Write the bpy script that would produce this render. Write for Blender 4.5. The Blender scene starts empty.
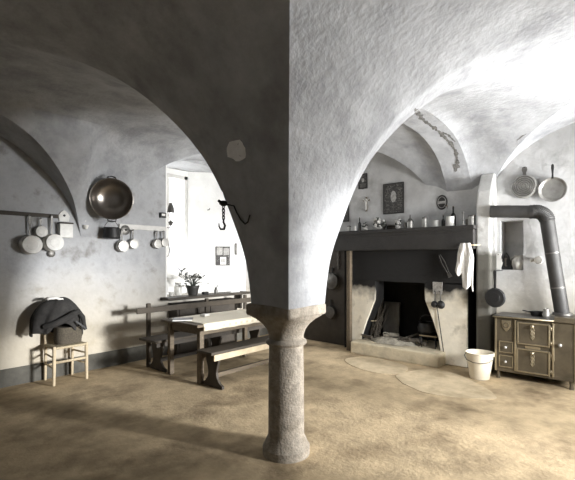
import bpy, bmesh, math, random
from mathutils import Vector, Matrix, noise
PI = math.pi
random.seed(7)
C = bpy.context.scene.collection

# ------------------------------------------------------------------ survey
F, CX, CY, H = 412.0, 293.0, 259.0, 1.55
AX = (0.648, 0.761); BX = (-0.762, 0.647)
YA, XB = 5.94, 6.30
def ray(px, py):
    u = (px-CX)/F; v = (CY-py)/F
    return (AX[0]*u+AX[1], BX[0]*u+BX[1], v)
def onZ(px, py, z=0.0):
    r = ray(px, py); t = (z-H)/r[2]; return Vector((t*r[0], t*r[1], z))
def onA(px, py, y=YA):
    r = ray(px, py); t = y/r[1]; return Vector((t*r[0], y, H+t*r[2]))
def onB(px, py, x=XB):
    r = ray(px, py); t = x/r[0]; return Vector((x, t*r[1], H+t*r[2]))

# ------------------------------------------------------------------ materials
def mat(name, col, rough=.8, metal=0.0, var=.25, scale=6.0, bump=.2, bscale=40.0, col2=None, mask=(.4, .65), mscale=2.0, stretch=None):
    m = bpy.data.materials.new(name); m.use_nodes = True
    nt = m.node_tree; N = nt.nodes; L = nt.links
    b = N['Principled BSDF']; b.inputs['Roughness'].default_value = rough; b.inputs['Metallic'].default_value = metal
    tc = N.new('ShaderNodeTexCoord'); src = tc.outputs['Object']
    if stretch:
        mp = N.new('ShaderNodeMapping'); mp.inputs['Scale'].default_value = stretch
        L.new(src, mp.inputs['Vector']); src = mp.outputs['Vector']
    n = N.new('ShaderNodeTexNoise'); n.inputs['Scale'].default_value = scale; n.inputs['Detail'].default_value = 8; n.inputs['Roughness'].default_value = .65
    L.new(src, n.inputs['Vector'])
    r = N.new('ShaderNodeValToRGB')
    r.color_ramp.elements[0].position = .3; r.color_ramp.elements[1].position = .7
    r.color_ramp.elements[0].color = (*[c*(1-var) for c in col], 1)
    r.color_ramp.elements[1].color = (*[min(1, c*(1+var*.6)) for c in col], 1)
    L.new(n.outputs['Fac'], r.inputs['Fac']); out = r.outputs['Color']
    if col2:
        n2 = N.new('ShaderNodeTexNoise'); n2.inputs['Scale'].default_value = mscale; n2.inputs['Detail'].default_value = 9; n2.inputs['Roughness'].default_value = .6
        L.new(src, n2.inputs['Vector'])
        mr = N.new('ShaderNodeMapRange'); mr.inputs['From Min'].default_value = mask[0]; mr.inputs['From Max'].default_value = mask[1]
        L.new(n2.outputs['Fac'], mr.inputs['Value'])
        mx = N.new('ShaderNodeMixRGB'); mx.inputs['Color2'].default_value = (*col2, 1)
        L.new(mr.outputs['Result'], mx.inputs['Fac']); L.new(out, mx.inputs['Color1']); out = mx.outputs['Color']
    L.new(out, b.inputs['Base Color'])
    if bump:
        nb = N.new('ShaderNodeTexNoise'); nb.inputs['Scale'].default_value = bscale; nb.inputs['Detail'].default_value = 6
        L.new(src, nb.inputs['Vector'])
        bp = N.new('ShaderNodeBump'); bp.inputs['Strength'].default_value = bump; bp.inputs['Distance'].default_value = .02
        L.new(nb.outputs['Fac'], bp.inputs['Height']); L.new(bp.outputs['Normal'], b.inputs['Normal'])
    m['out'] = 0
    return m
def overlay(m, col, axis, lo, hi, jag=.25, jscale=3.0, fac=1.0):
    """a second colour with its own ragged outline: full below/above a height on the wall"""
    nt = m.node_tree; N = nt.nodes; L = nt.links; b = N['Principled BSDF']
    old = b.inputs['Base Color'].links[0].from_socket
    tc = N.new('ShaderNodeTexCoord'); sp = N.new('ShaderNodeSeparateXYZ'); L.new(tc.outputs['Object'], sp.inputs[0])
    n = N.new('ShaderNodeTexNoise'); n.inputs['Scale'].default_value = jscale; n.inputs['Detail'].default_value = 8; L.new(tc.outputs['Object'], n.inputs['Vector'])
    s = N.new('ShaderNodeMath'); s.operation = 'MULTIPLY_ADD'; s.inputs[1].default_value = jag*4; 
    L.new(n.outputs['Fac'], s.inputs[0]); 
    o = N.new('ShaderNodeMath'); o.operation = 'SUBTRACT'; o.inputs[1].default_value = jag*2; L.new(sp.outputs[axis], o.inputs[0]); L.new(o.outputs[0], s.inputs[2])
    mr = N.new('ShaderNodeMapRange'); mr.inputs['From Min'].default_value = lo; mr.inputs['From Max'].default_value = hi; mr.inputs['To Max'].default_value = fac
    L.new(s.outputs[0], mr.inputs['Value'])
    mx = N.new('ShaderNodeMixRGB'); mx.inputs['Color2'].default_value = (*col, 1); L.new(mr.outputs['Result'], mx.inputs['Fac']); L.new(old, mx.inputs['Color1'])
    L.new(mx.outputs['Color'], b.inputs['Base Color'])

WHITEWASH = (.60, .60, .59)
M = {}
M['vault'] = mat('vault_whitewash', (.40, .408, .42), .92, 0, .28, 3.4, .4, 22, (.22, .225, .235), (.50, .74), 2.2)
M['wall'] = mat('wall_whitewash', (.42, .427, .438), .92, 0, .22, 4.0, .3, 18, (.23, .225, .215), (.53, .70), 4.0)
overlay(M['wall'], (.56, .49, .36), 2, 1.5, .4, .12, 1.5, .7)      # lower wall yellowed, plus painted brightness where the beam falls
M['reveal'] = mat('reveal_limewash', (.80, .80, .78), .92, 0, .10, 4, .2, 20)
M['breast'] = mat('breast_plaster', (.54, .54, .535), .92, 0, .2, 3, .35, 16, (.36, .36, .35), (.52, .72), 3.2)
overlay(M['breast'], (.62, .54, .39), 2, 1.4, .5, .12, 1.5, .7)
M['jamb'] = mat('jamb_plaster', (.84, .78, .65), .92, 0, .14, 5, .3, 16, (.42, .38, .30), (.58, .75), 4)
overlay(M['jamb'], (.011, .0105, .010), 2, .90, 1.12, .16, 3.2)     # soot
M['pier'] = mat('pier_plaster', (.68, .68, .66), .92, 0, .2, 5, .35, 16, (.38, .37, .35), (.55, .72), 5)
overlay(M['pier'], (.11, .105, .09), 2, 1.72, 1.6, .05, 5)         # bare grey stone below the whitewash
M['soot'] = mat('soot', (.012, .0115, .011), .95, 0, .4, 5, .4, 20)
M['floor'] = mat('earth_floor', (.50, .385, .235), .9, 0, .32, 4.0, .3, 30, (.20, .145, .08), (.50, .68), 1.6)
M['back'] = mat('low_bounce_plaster', (.20, .20, .20), .95, 0, .3, 3, .2, 18)  # for the unseen walls, darkened to cut light bounced onto the vault
M['slab'] = mat('floor_slab', (.58, .47, .31), .88, 0, .22, 4, .3, 25, (.36, .28, .17), (.48, .72), 3)
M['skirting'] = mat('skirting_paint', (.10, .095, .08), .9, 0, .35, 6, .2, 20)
M['stone'] = mat('granite', (.33, .29, .235), .85, 0, .35, 18, .5, 60, (.20, .17, .13), (.5, .7), 8)
M['hearth'] = mat('hearth_stone', (.62, .54, .39), .9, 0, .25, 6, .4, 25, (.25, .21, .14), (.55, .75), 3)
M['plaster_patch'] = mat('pale_plaster', (.88, .88, .87), .92, 0, .12, 8, .2, 20)
M['rubble'] = mat('bare_rubble', (.16, .155, .145), .95, 0, .5, 20, .6, 40)
M['wood'] = mat('worn_wood', (.13, .10, .065), .7, 0, .35, 5, .25, 30, stretch=(1, 8, 8))
M['aged_wood'] = mat('aged_wood', (.06, .047, .032), .7, 0, .35, 5, .25, 30)
M['pale_wood'] = mat('pale_wood', (.52, .43, .29), .65, 0, .25, 5, .2, 30)
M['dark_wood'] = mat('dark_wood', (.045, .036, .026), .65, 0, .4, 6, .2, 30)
M['mantel'] = mat('mantel_wood', (.028, .026, .024), .7, 0, .4, 5, .25, 30)
M['rush'] = mat('rush_seat', (.50, .42, .28), .85, 0, .3, 40, .6, 120, stretch=(1, .15, 1))
M['cloth'] = mat('oilcloth', (.72, .65, .50), .6, 0, .08, 8, .05, 30)
M['linen'] = mat('linen', (.72, .70, .66), .95, 0, .15, 10, .3, 60)
M['coat'] = mat('dark_wool', (.032, .030, .028), .95, 0, .5, 14, .4, 90)
M['wicker'] = mat('wicker', (.13, .11, .08), .85, 0, .5, 60, .9, 150)
M['copper'] = mat('dull_copper', (.32, .29, .26), .28, .95, .3, 4, .08, 12)
M['tin'] = mat('tinned_metal', (.40, .39, .365), .45, .6, .3, 8, .08, 25)
M['enamel'] = mat('white_enamel', (.60, .59, .555), .45, 0, .18, 9, .03, 20)
M['iron'] = mat('black_iron', (.03, .03, .03), .5, .5, .3, 10, .15, 40)
M['grey_iron'] = mat('grey_iron', (.15, .145, .135), .45, .7, .3, 8, .12, 30)
M['pipe'] = mat('stove_pipe', (.045, .044, .042), .6, .25, .35, 6, .1, 30)
M['stove'] = mat('stove_enamel', (.115, .095, .064), .42, .25, .3, 5, .08, 30, (.06, .05, .034), (.5, .75), 4)
M['stove_trim'] = mat('stove_trim', (.33, .28, .19), .3, .6, .2, 6, .05, 30)
M['frame'] = mat('frame_black', (.03, .028, .026), .45, 0, .3, 10, .1, 30)
M['print'] = mat('dark_print', (.06, .058, .055), .6, 0, .6, 40, 0, 30, (.24, .23, .22), (.55, .6), 60)
M['pale_print'] = mat('pale_print', (.42, .41, .39), .6, 0, .5, 30, 0, 30)
M['paper'] = mat('paper', (.76, .75, .72), .8, 0, .06, 10, 0, 30)
M['leaf'] = mat('leaf', (.06, .065, .055), .6, 0, .5, 12, .1, 30)
M['bloom'] = mat('bloom', (.62, .61, .58), .7, 0, .3, 20, .1, 30)
M['terracotta'] = mat('dark_pot', (.035, .033, .03), .6, 0, .3, 10, .1, 30)
M['ceramic'] = mat('pale_ceramic', (.66, .65, .61), .3, 0, .25, 14, .03, 30)
M['floral'] = mat('floral_ceramic', (.72, .70, .66), .35, 0, .15, 10, .03, 30, (.16, .155, .15), (.55, .62), 45)
M['darkglass'] = mat('dark_bottle', (.02, .021, .02), .15, 0, .2, 10, 0, 30)
M['ash'] = mat('ash', (.46, .42, .34), .98, 0, .45, 18, .8, 40)
M['bark'] = mat('charred_wood', (.085, .072, .055), .95, 0, .55, 18, .6, 50)
M['bucket'] = mat('bucket_enamel', (.70, .64, .51), .45, 0, .12, 6, .05, 20)
M['sash'] = mat('sash_paint', (.62, .61, .58), .6, 0, .15, 8, .1, 30)
def glassmat(name, tint, rough=.03):
    m = bpy.data.materials.new(name); m.use_nodes = True
    b = m.node_tree.nodes['Principled BSDF']; b.inputs['Base Color'].default_value = (*tint, 1)
    b.inputs['Transmission Weight'].default_value = 1; b.inputs['Roughness'].default_value = rough; b.inputs['IOR'].default_value = 1.3
    return m
M['glass'] = glassmat('clear_glass', (.9, .9, .9))
def panemat():
    m = bpy.data.materials.new('window_pane'); m.use_nodes = True; N = m.node_tree.nodes; L = m.node_tree.links
    t = N.new('ShaderNodeBsdfTransparent'); g = N.new('ShaderNodeBsdfGlossy'); g.inputs['Roughness'].default_value = .02
    x = N.new('ShaderNodeMixShader'); x.inputs[0].default_value = .06
    L.new(t.outputs[0], x.inputs[1]); L.new(g.outputs[0], x.inputs[2]); L.new(x.outputs[0], N['Material Output'].inputs['Surface'])
    return m
M['pane'] = panemat()

# ------------------------------------------------------------------ mesh builder
class MB:
    def __init__(s): s.v = []; s.f = []; s.sm = []
    def add(s, vs, fs, smooth=False):
        o = len(s.v); s.v += [Vector(p) for p in vs]
        for q in fs: s.f.append([o+i for i in q]); s.sm.append(smooth)
        return s
    def box(s, x0, x1, y0, y1, z0, z1, T=None):
        vs = [Vector((x, y, z)) for x in (x0, x1) for y in (y0, y1) for z in (z0, z1)]
        if T: vs = [T @ p for p in vs]
        return s.add(vs, [(0,1,3,2),(4,6,7,5),(0,4,5,1),(2,3,7,6),(0,2,6,4),(1,5,7,3)])
    def tube(s, pts, r, n=10, cap=True, smooth=True):
        pts = [Vector(p) for p in pts]; k = len(pts)
        if not hasattr(r, '__len__'): r = [r]*k
        up = None; rings = []
        for i in range(k):
            d = (pts[min(i+1, k-1)]-pts[max(i-1, 0)]).normalized()
            if up is None:
                up = Vector((0,0,1)) if abs(d.z) < .9 else Vector((1,0,0))
            u = d.cross(up); 
            if u.length < 1e-5: u = d.orthogonal()
            u.normalize(); w = u.cross(d).normalized(); up = w
            rings.append([pts[i]+(u*math.cos(2*PI*j/n)+w*math.sin(2*PI*j/n))*r[i] for j in range(n)])
        vs = [p for q in rings for p in q]
        fs = [(i*n+j, i*n+(j+1)%n, (i+1)*n+(j+1)%n, (i+1)*n+j) for i in range(k-1) for j in range(n)]
        s.add(vs, fs, smooth)
        if cap: 
            s.add(rings[0], [list(range(n))[::-1]]); s.add(rings[-1], [list(range(n))])
        return s
    def lathe(s, prof, T=None, n=24, smooth=True, jit=0):
        T = T or Matrix(); vs = []; k = len(prof)
        for r, h in prof:
            for j in range(n):
                a = 2*PI*j/n; vs.append(T @ Vector((r*math.cos(a), r*math.sin(a), h)))
        fs = [(i*n+j, i*n+(j+1)%n, (i+1)*n+(j+1)%n, (i+1)*n+j) for i in range(k-1) for j in range(n)]
        s.add(vs, fs, smooth)
        if prof[0][0] > 1e-4: s.add(vs[:n], [list(range(n))[::-1]])
        if prof[-1][0] > 1e-4: s.add(vs[-n:], [list(range(n))])
        return s
    def ball(s, c, r, n=12, sq=(1,1,1), jit=0.0, seed=0):
        c = Vector(c); vs = []; m = n//2
        for i in range(m+1):
            t = PI*i/m
            for j in range(n):
                a = 2*PI*j/n; d = Vector((math.sin(t)*math.cos(a), math.sin(t)*math.sin(a), math.cos(t)))
                k = 1+jit*noise.noise(d*2.3+Vector((seed*3.1, seed, 0)))
                vs.append(c+Vector((d.x*sq[0], d.y*sq[1], d.z*sq[2]))*r*k)
        fs = [(i*n+j, i*n+(j+1)%n, (i+1)*n+(j+1)%n, (i+1)*n+j) for i in range(m) for j in range(n)]
        return s.add(vs, fs, True)
    def prism(s, outline, y0, y1, T=None):
        """outline in local (x,z), extruded along y"""
        T = T or Matrix(); n = len(outline)
        a = [T @ Vector((x, y0, z)) for x, z in outline]; b = [T @ Vector((x, y1, z)) for x, z in outline]
        s.add(a+b, [list(range(n)), list(range(2*n-1, n-1, -1))]+[(i, n+i, n+(i+1)%n, (i+1)%n) for i in range(n)])
        return s
    def build(s, name, m, parent=None, bevel=0, loc=None, seg=2, sharp=.62):
        me = bpy.data.meshes.new(name); me.from_pydata([tuple(p) for p in s.v], [], s.f)
        for p, q in zip(me.polygons, s.sm): p.use_smooth = q
        bm = bmesh.new(); bm.from_mesh(me); bmesh.ops.remove_doubles(bm, verts=bm.verts, dist=1e-5)
        bmesh.ops.recalc_face_normals(bm, faces=bm.faces)
        for e in bm.edges:
            if len(e.link_faces) == 2 and e.calc_face_angle(0) > sharp: e.smooth = False
        bm.to_mesh(me); bm.free()
        me.materials.append(M[m] if isinstance(m, str) else m)
        o = bpy.data.objects.new(name, me); C.objects.link(o)
        if parent is not None: o.parent = parent
        if loc is not None: o.location = loc
        if bevel:
            b = o.modifiers.new('bevel', 'BEVEL'); b.width = bevel; b.segments = seg; b.limit_method = 'ANGLE'; b.angle_limit = .7
        return o
def thing(name, label, cat, loc=(0,0,0), rz=0, group=None, rx=0, ry=0):
    o = bpy.data.objects.new(name, None); C.objects.link(o); o.empty_display_size = .05
    o.location = loc; o.rotation_euler = (rx, ry, rz); o['label'] = label; o['category'] = cat
    if group: o['group'] = group
    return o
def tag(o, label, cat, group=None):
    o['label'] = label; o['category'] = cat
    if group: o['group'] = group
    return o
def struct(o): o['kind'] = 'structure'; return o
WB = -PI/2        # turn for things on the fireplace wall (local +Y into the wall, +X to the right)
RX = Matrix.Rotation(PI/2, 4, 'X')       # lathe axis z -> local -y (out of the wall)

# ------------------------------------------------------------------ the vault
PX, PY = 2.515, 2.188
X0, Y0 = -1.45, -1.55
PROF = [(0, 1.18), (.21, 1.18), (.222, 1.35), (.245, 1.55), (.30, 1.80), (.385, 2.12), (.50, 2.40), (.70, 2.71), (.95, 2.96), (1.3, 3.14), (1.7, 3.24), (2.2, 3.28), (9, 3.28)]
def prof(c):
    c = abs(c)
    for (a, za), (b, zb) in zip(PROF, PROF[1:]):
        if c <= b: 
            # monotone smooth
            i = PROF.index((a, za)); t = (c-a)/(b-a)
            def slope(k):
                if k <= 1 or k >= len(PROF)-2: return None
                return (PROF[k+1][1]-PROF[k-1][1])/(PROF[k+1][0]-PROF[k-1][0])
            m0, m1 = slope(i), slope(i+1); d = (zb-za)/(b-a)
            m0 = d if m0 is None else m0; m1 = d if m1 is None else m1
            m0 = min(m0, 3*d); m1 = min(m1, 3*d)
            h = b-a; t2 = t*t; t3 = t2*t
            return (2*t3-3*t2+1)*za+(t3-2*t2+t)*h*m0+(-2*t3+3*t2)*zb+(t3-t2)*h*m1
    return 3.28
def sstep(t): t = max(0, min(1, t)); return t*t*(3-2*t)
def cx_(x):
    if x < PX: return min(PX-x, x-X0+.26)
    return min(x-PX, (XB+.02-x)*1.15+.58)
def cy_of(y):
    if y < PY: return min(PY-y, y-Y0+.26)
    return min(y-PY, (YA+.02-y)*2.2+.27)
def vz(x, y):
    a, b = cx_(x), cy_of(y)
    near = x < PX and y < PY
    d = max(abs(x-PX), abs(y-PY))
    w = 1-sstep((d-1.0)/1.1)
    q = .36*w; sc = (1+q)/(1+.62*q)
    m_ = max(a, b)/sc
    if not near: m_ = max(m_, (a+q*b)/(1+q), (b+q*a)/(1+q))
    z = prof(m_)
    w = sstep((x-3.3)/3.0); g = prof(b)
    z += w*(.24 if y > PY else .24-.16*sstep((PY-y)/.9))*max(0, (g-1.6)/1.7)
    return z
def warp(x, y):
    """plan of the bays drifts a little out of square towards the outer walls"""
    wb = sstep((x-PX-.4)/3.4); wa = sstep((y-PY-.4)/3.3)
    dy = y-PY; dx = x-PX
    yy = y-.10*wb*math.exp(-(dy/1.2)**2)-dy*.30*wb*math.exp(-(dy/.8)**2)
    xx = x+.15*wa*math.exp(-(dx/1.2)**2)-dx*(.50 if dx < 0 else .78)*wa*math.exp(-(dx/.5)**2)
    if x < PX and y < PY:
        c = min(PX-x, PY-y, 1.5); xx -= .064*c; yy += .064*c
    dw = max(0, YA-yy)
    if yy > PY: yy = YA-dw*(1+1.8*(1-sstep((xx-2.25)/.38))*math.exp(-(dw/.40)**2)) if yy <= YA else yy
    return xx, yy
CL = [.232+1.45*(i/50)**2 for i in range(51)]
def axis(lo, p, hi, flo, fhi):
    r = [lo-.03]+[p-c for c in CL]+[p+c for c in CL]+[hi+.03]
    e0 = [v for v in (flo(c) for c in CL) if lo < v]; e1 = [v for v in (fhi(c) for c in CL) if v < hi]
    r += [lo, hi]+e0+e1+[p+k for k in (-.222, -.214, -.21, -.18, .18, .21, .214, .222)]
    a, b = max(e0), p-CL[-1]
    if b > a: r += [a+(b-a)*i/8 for i in range(1, 8)]
    a, b = p+CL[-1], min(e1)
    if b > a: r += [a+(b-a)*i/8 for i in range(1, 8)]
    r = sorted(r); o = [r[0]]
    for v in r[1:]:
        if v-o[-1] > 5e-4: o.append(v)
    return o
xs = axis(X0, PX, XB, lambda c: c-.26+X0, lambda c: XB+.02-(c-.58)/1.15)
ys = axis(Y0, PY, YA, lambda c: c-.26+Y0, lambda c: YA+.02-(c-.27)/2.2)
vs = []; fs = []
for x in xs:
    for y in ys:
        z = vz(x, y); X, Y = warp(x, y)
        z += .012*noise.noise(Vector((X*1.7, Y*1.7, z*1.7))) if z > 1.3 else 0
        vs.append((X, Y, z))
n = len(ys)
for i in range(len(xs)-1):
    for j in range(n-1):
        a, b, c, d = i*n+j, i*n+j+1, (i+1)*n+j+1, (i+1)*n+j
        zc = vz(.5*(xs[i]+xs[i+1]), .5*(ys[j]+ys[j+1]))
        if abs(.5*(vs[a][2]+vs[c][2])-zc) <= abs(.5*(vs[b][2]+vs[d][2])-zc): fs += [(a, b, c), (a, c, d)]
        else: fs += [(a, b, d), (b, c, d)]
struct(MB().add(vs, fs, True).build('ceiling', 'vault', sharp=.30))

# ------------------------------------------------------------------ walls, floor, window
TOP = 4.3
WX0, WX1, WZ0, WZ1 = 3.78, 5.55, .90, 3.22           # recess at wall face
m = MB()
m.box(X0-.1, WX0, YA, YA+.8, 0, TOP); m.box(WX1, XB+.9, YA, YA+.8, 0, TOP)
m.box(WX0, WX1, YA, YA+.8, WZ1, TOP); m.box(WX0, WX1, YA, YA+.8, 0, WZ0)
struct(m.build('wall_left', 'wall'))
BK = 6.64                                             # window plane
GX0, GX1, GZ0, GZ1 = 3.86, 4.70, 1.22, 3.12
m = MB()                                              # splayed reveal, breast and soffit of the recess
m.add([(WX1, YA-.002, WZ0), (WX1, YA-.002, WZ1), (GX1, BK, WZ1), (GX1, BK, WZ0), (GX1+.3, BK+.2, WZ0), (GX1+.3, BK+.2, WZ1), (WX1, BK+.2, WZ0), (WX1, BK+.2, WZ1)],
      [(0,1,2,3), (3,2,5,4), (0,3,4,6), (1,7,5,2), (0,6,7,1), (4,5,7,6)])
m.box(WX0, GX1+.02, BK, BK+.15, WZ0, GZ0)
m.box(WX0-.0, WX0+.02, YA+.002, BK+.15, WZ0, WZ1)
m.box(WX0, GX1+.02, BK, BK+.15, GZ1, WZ1+.01)
m.box(WX0, GX0, BK, BK+.15, GZ0, GZ1)
struct(m.build('trim_recess', 'reveal'))
w = struct(MB().box(GX0, GX0+.06, BK, BK+.07, GZ0, GZ1).box(GX1-.07, GX1, BK, BK+.07, GZ0, GZ1).box(GX0, GX1, BK, BK+.07, GZ0, GZ0+.08)
           .box(GX0, GX1, BK, BK+.07, GZ1-.07, GZ1).box(4.255, 4.305, BK+.01, BK+.06, GZ0, GZ1).build('window_1', 'sash', bevel=.006))
MB().box(GX0+.05, GX1-.05, BK+.03, BK+.036, GZ0+.07, GZ1-.06).build('pane', 'pane', w)

# other walls of the room (behind the camera and to its right)
DX0, DX1, DZ0, DZ1 = 3.55, 4.75, .35, 2.25             # daylight opening in the wall on the right
m = MB()
m.box(X0-.1, DX0, Y0-.45, Y0, 0, TOP); m.box(DX1, 5.15, Y0-.45, Y0, 0, TOP); m.box(5.95, XB+.9, Y0-.45, Y0, 0, TOP); m.box(5.15, 5.95, Y0-.45, Y0, 0, .9); m.box(5.15, 5.95, Y0-.45, Y0, 2.35, TOP)
m.box(DX0, DX1, Y0-.45, Y0, 0, DZ0); m.box(DX0, DX1, Y0-.45, Y0, DZ1, TOP)
struct(m.build('wall_right', 'back'))
struct(MB().box(X0-.4, X0, Y0-.45, YA+.8, 0, TOP).build('wall_back', 'back'))
w = struct(MB().box(DX0, DX0+.05, Y0-.4, Y0-.34, DZ0, DZ1).box(DX1-.05, DX1, Y0-.4, Y0-.34, DZ0, DZ1).box(DX0, DX1, Y0-.4, Y0-.34, DZ0, DZ0+.05)
           .box(DX0, DX1, Y0-.4, Y0-.34, DZ1-.05, DZ1).build('window_2', 'sash'))
MB().box(DX0+.04, DX1-.04, Y0-.375, Y0-.37, DZ0+.04, DZ1-.04).build('pane', 'pane', w)

w = struct(MB().box(5.15, 5.20, Y0-.4, Y0-.34, .9, 2.35).box(5.90, 5.95, Y0-.4, Y0-.34, .9, 2.35).box(5.15, 5.95, Y0-.4, Y0-.34, .9, .95).box(5.15, 5.95, Y0-.4, Y0-.34, 2.3, 2.35).build('window_added_corner', 'sash'))  # unseen window added to let light onto the far vault
MB().box(5.19, 5.91, Y0-.375, Y0-.37, .94, 2.31).build('pane', 'pane', w)  # pane of the added corner window
# fireplace wall: plane at XB with a niche and the firebox opening
PYa, PYb = onB(490.5, 240, 6.0).y, onB(475.5, 240, 6.0).y
FY0, FY1 = 1.86, 3.98                                  # chimney opening between pier and wooden post
NY0, NY1 = onB(523, 240).y, onB(500, 240).y
NZ0, NZ1 = 1.40, 2.08
m = MB()
m.box(XB, XB+.7, FY1, YA+.8, 0, TOP)
m.box(XB, XB+.7, FY0, FY1, 1.9, TOP)
m.box(XB, XB+.7, NY1, PYb-.03, 0, TOP); m.box(XB, XB+.7, PYb-.03, FY0, 1.9, TOP)
m.box(XB, XB+.7, NY0, NY1, 0, NZ0); m.box(XB, XB+.7, NY0, NY1, NZ1, TOP); m.box(XB+.28, XB+.7, NY0, NY1, NZ0, NZ1)
m.box(XB, XB+.7, .25, NY0, 0, TOP); m.box(XB, XB+.7, Y0-.45, -.45, 0, TOP); m.box(XB, XB+.7, -.45, .25, 0, 1.1); m.box(XB, XB+.7, -.45, .25, 2.5, TOP)
struct(m.build('wall_front', 'breast'))
struct(MB().box(XB+.5, XB+.7, FY0-.2, FY1+.1, 0, 2.0).box(XB-.12, XB+.5, PYb-.04, PYb+.012, .0, 1.9).box(XB-.2, XB+.5, FY1, FY1+.02, 0, 1.9)
       .box(XB-.2, XB+.5, PYb, FY1, 1.88, 1.9).build('trim_firebox', 'soot'))
w = struct(MB().box(XB+.3, XB+.36, -.45, -.40, 1.1, 2.5).box(XB+.3, XB+.36, .20, .25, 1.1, 2.5).box(XB+.3, XB+.36, -.45, .25, 1.1, 1.15).box(XB+.3, XB+.36, -.45, .25, 2.45, 2.5).build('window_added_front', 'sash'))  # added window out of view, put in to brighten the right vault
MB().box(XB+.33, XB+.336, -.41, .21, 1.14, 2.46).build('pane', 'pane', w)  # pane of the added front window
# plastered jambs with the flaring opening
XJ = 6.08; JY = onB(467, 300, 6.08).y
ol, orr = [], []
for px, py in ((359, 347), (361.5, 336), (366, 322), (371, 309), (374.5, 300), (375, 292), (375, 281.5)):
    p = onB(px, py, XJ); ol.append((p.y, p.z))
for px, py in ((442, 352), (438, 338), (433, 322), (428, 309), (424.5, 300), (424, 292), (424, 281.5)):
    p = onB(px, py, XJ); orr.append((p.y, p.z))
ol[0] = (ol[0][0], 0); orr[0] = (orr[0][0], 0)
topz = .5*(ol[-1][1]+orr[-1][1]); ol[-1] = (ol[-1][0], topz); orr[-1] = (orr[-1][0], topz)
m = MB()
def slab(poly, x0, x1):
    k = len(poly)
    m.add([(x0, y, z) for y, z in poly]+[(x1, y, z) for y, z in poly],
          [list(range(k)), list(range(2*k-1, k-1, -1))]+[(i, k+i, k+(i+1) % k, (i+1) % k) for i in range(k)])
inner = []
for side, edge in ((FY1-.03, ol), (JY, orr)):
    for (ya, za), (yb, zb) in zip(edge, edge[1:]):
        slab([(side, za), (ya, za), (yb, zb), (side, zb)], XJ, XJ+.05); inner.append((za, ya, zb, yb, side))
slab([(FY1-.03, topz), (JY, topz), (JY, 1.70), (FY1-.03, 1.70)], XJ, XJ+.05)
struct(m.build('trim_jambs', 'jamb', bevel=.012))
m = MB()                                               # smoke-blackened cheeks behind the plaster
for za, ya, zb, yb, side in inner:
    q = .006 if side > 3 else -.006
    slab([(side, za), (ya+q, za), (yb+q, zb), (side, zb)], XJ+.05, XJ+.32)
slab([(FY1-.03, topz+.006), (JY, topz+.006), (JY, 1.70), (FY1-.03, 1.70)], XJ+.05, XJ+.32)
struct(m.build('trim_cheeks', 'soot'))
struct(MB().box(XB-.035, XB+.01, FY1+.03, 5.0, -.01, 1.94).build('trim_shade_panel', 'dark_wood', bevel=.006))  # added dark panel standing in for the shade on this wall
# pier to the right of the fireplace
struct(MB().prism([(6.0, 0), (6.0, 2.30), (6.06, 2.5), (6.20, 2.72), (XB+.02, 2.85), (XB+.02, 0)], PYa, PYb).build('trim_pier', 'pier', bevel=.03, seg=3))

# floor
random.seed(3)
m = MB()
nx = 64; vs = []; fs = []
for i in range(nx+1):
    for j in range(nx+1):
        x = X0-.3+(XB+.9-X0)*i/nx; y = Y0-.4+(YA+1.0-Y0)*j/nx
        vs.append((x, y, .012*noise.noise(Vector((x*1.1, y*1.1, 0)))-.012))
for i in range(nx):
    for j in range(nx): fs.append((i*(nx+1)+j, (i+1)*(nx+1)+j, (i+1)*(nx+1)+j+1, i*(nx+1)+j+1))
struct(m.add(vs, fs, True).build('floor', 'floor'))
def flag(pts, name):
    ring = []
    P3 = [onZ(*p) for p in pts]; k = len(P3)
    for i in range(k):
        a, b, c, d = P3[i-1], P3[i], P3[(i+1) % k], P3[(i+2) % k]
        for t in (0, .25, .5, .75):
            q = .5*((2*b)+(c-a)*t+(2*a-5*b+4*c-d)*t*t+(3*b-a-3*c+d)*t**3)
            q += Vector((noise.noise(q*5), noise.noise(q*5+Vector((9, 0, 0))), 0))*.02
            ring.append((q.x, q.y))
    n = len(ring)
    mm = MB().add([(x, y, -.03) for x, y in ring]+[(x, y, .012*noise.noise(Vector((x*1.1, y*1.1, 0)))-.012+.005) for x, y in ring],
                  [list(range(n, 2*n))]+[(i, (i+1) % n, n+(i+1) % n, n+i) for i in range(n)])
    return struct(mm.build(name, 'slab'))
flag([(396, 374), (420, 369), (448, 371), (478, 383), (497, 396), (470, 397), (430, 393), (408, 385)], 'trim_1')
flag([(346, 358), (368, 356), (392, 361), (408, 366.5), (404, 371), (390, 373), (368, 370), (350, 364)], 'trim_2')
# skirting painted on the left wall
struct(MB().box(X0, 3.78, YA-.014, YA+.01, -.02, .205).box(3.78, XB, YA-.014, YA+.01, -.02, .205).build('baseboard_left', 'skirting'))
struct(MB().box(XB-.014, XB+.01, FY1+.04, YA, -.02, .205).build('baseboard_front', 'skirting'))

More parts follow.
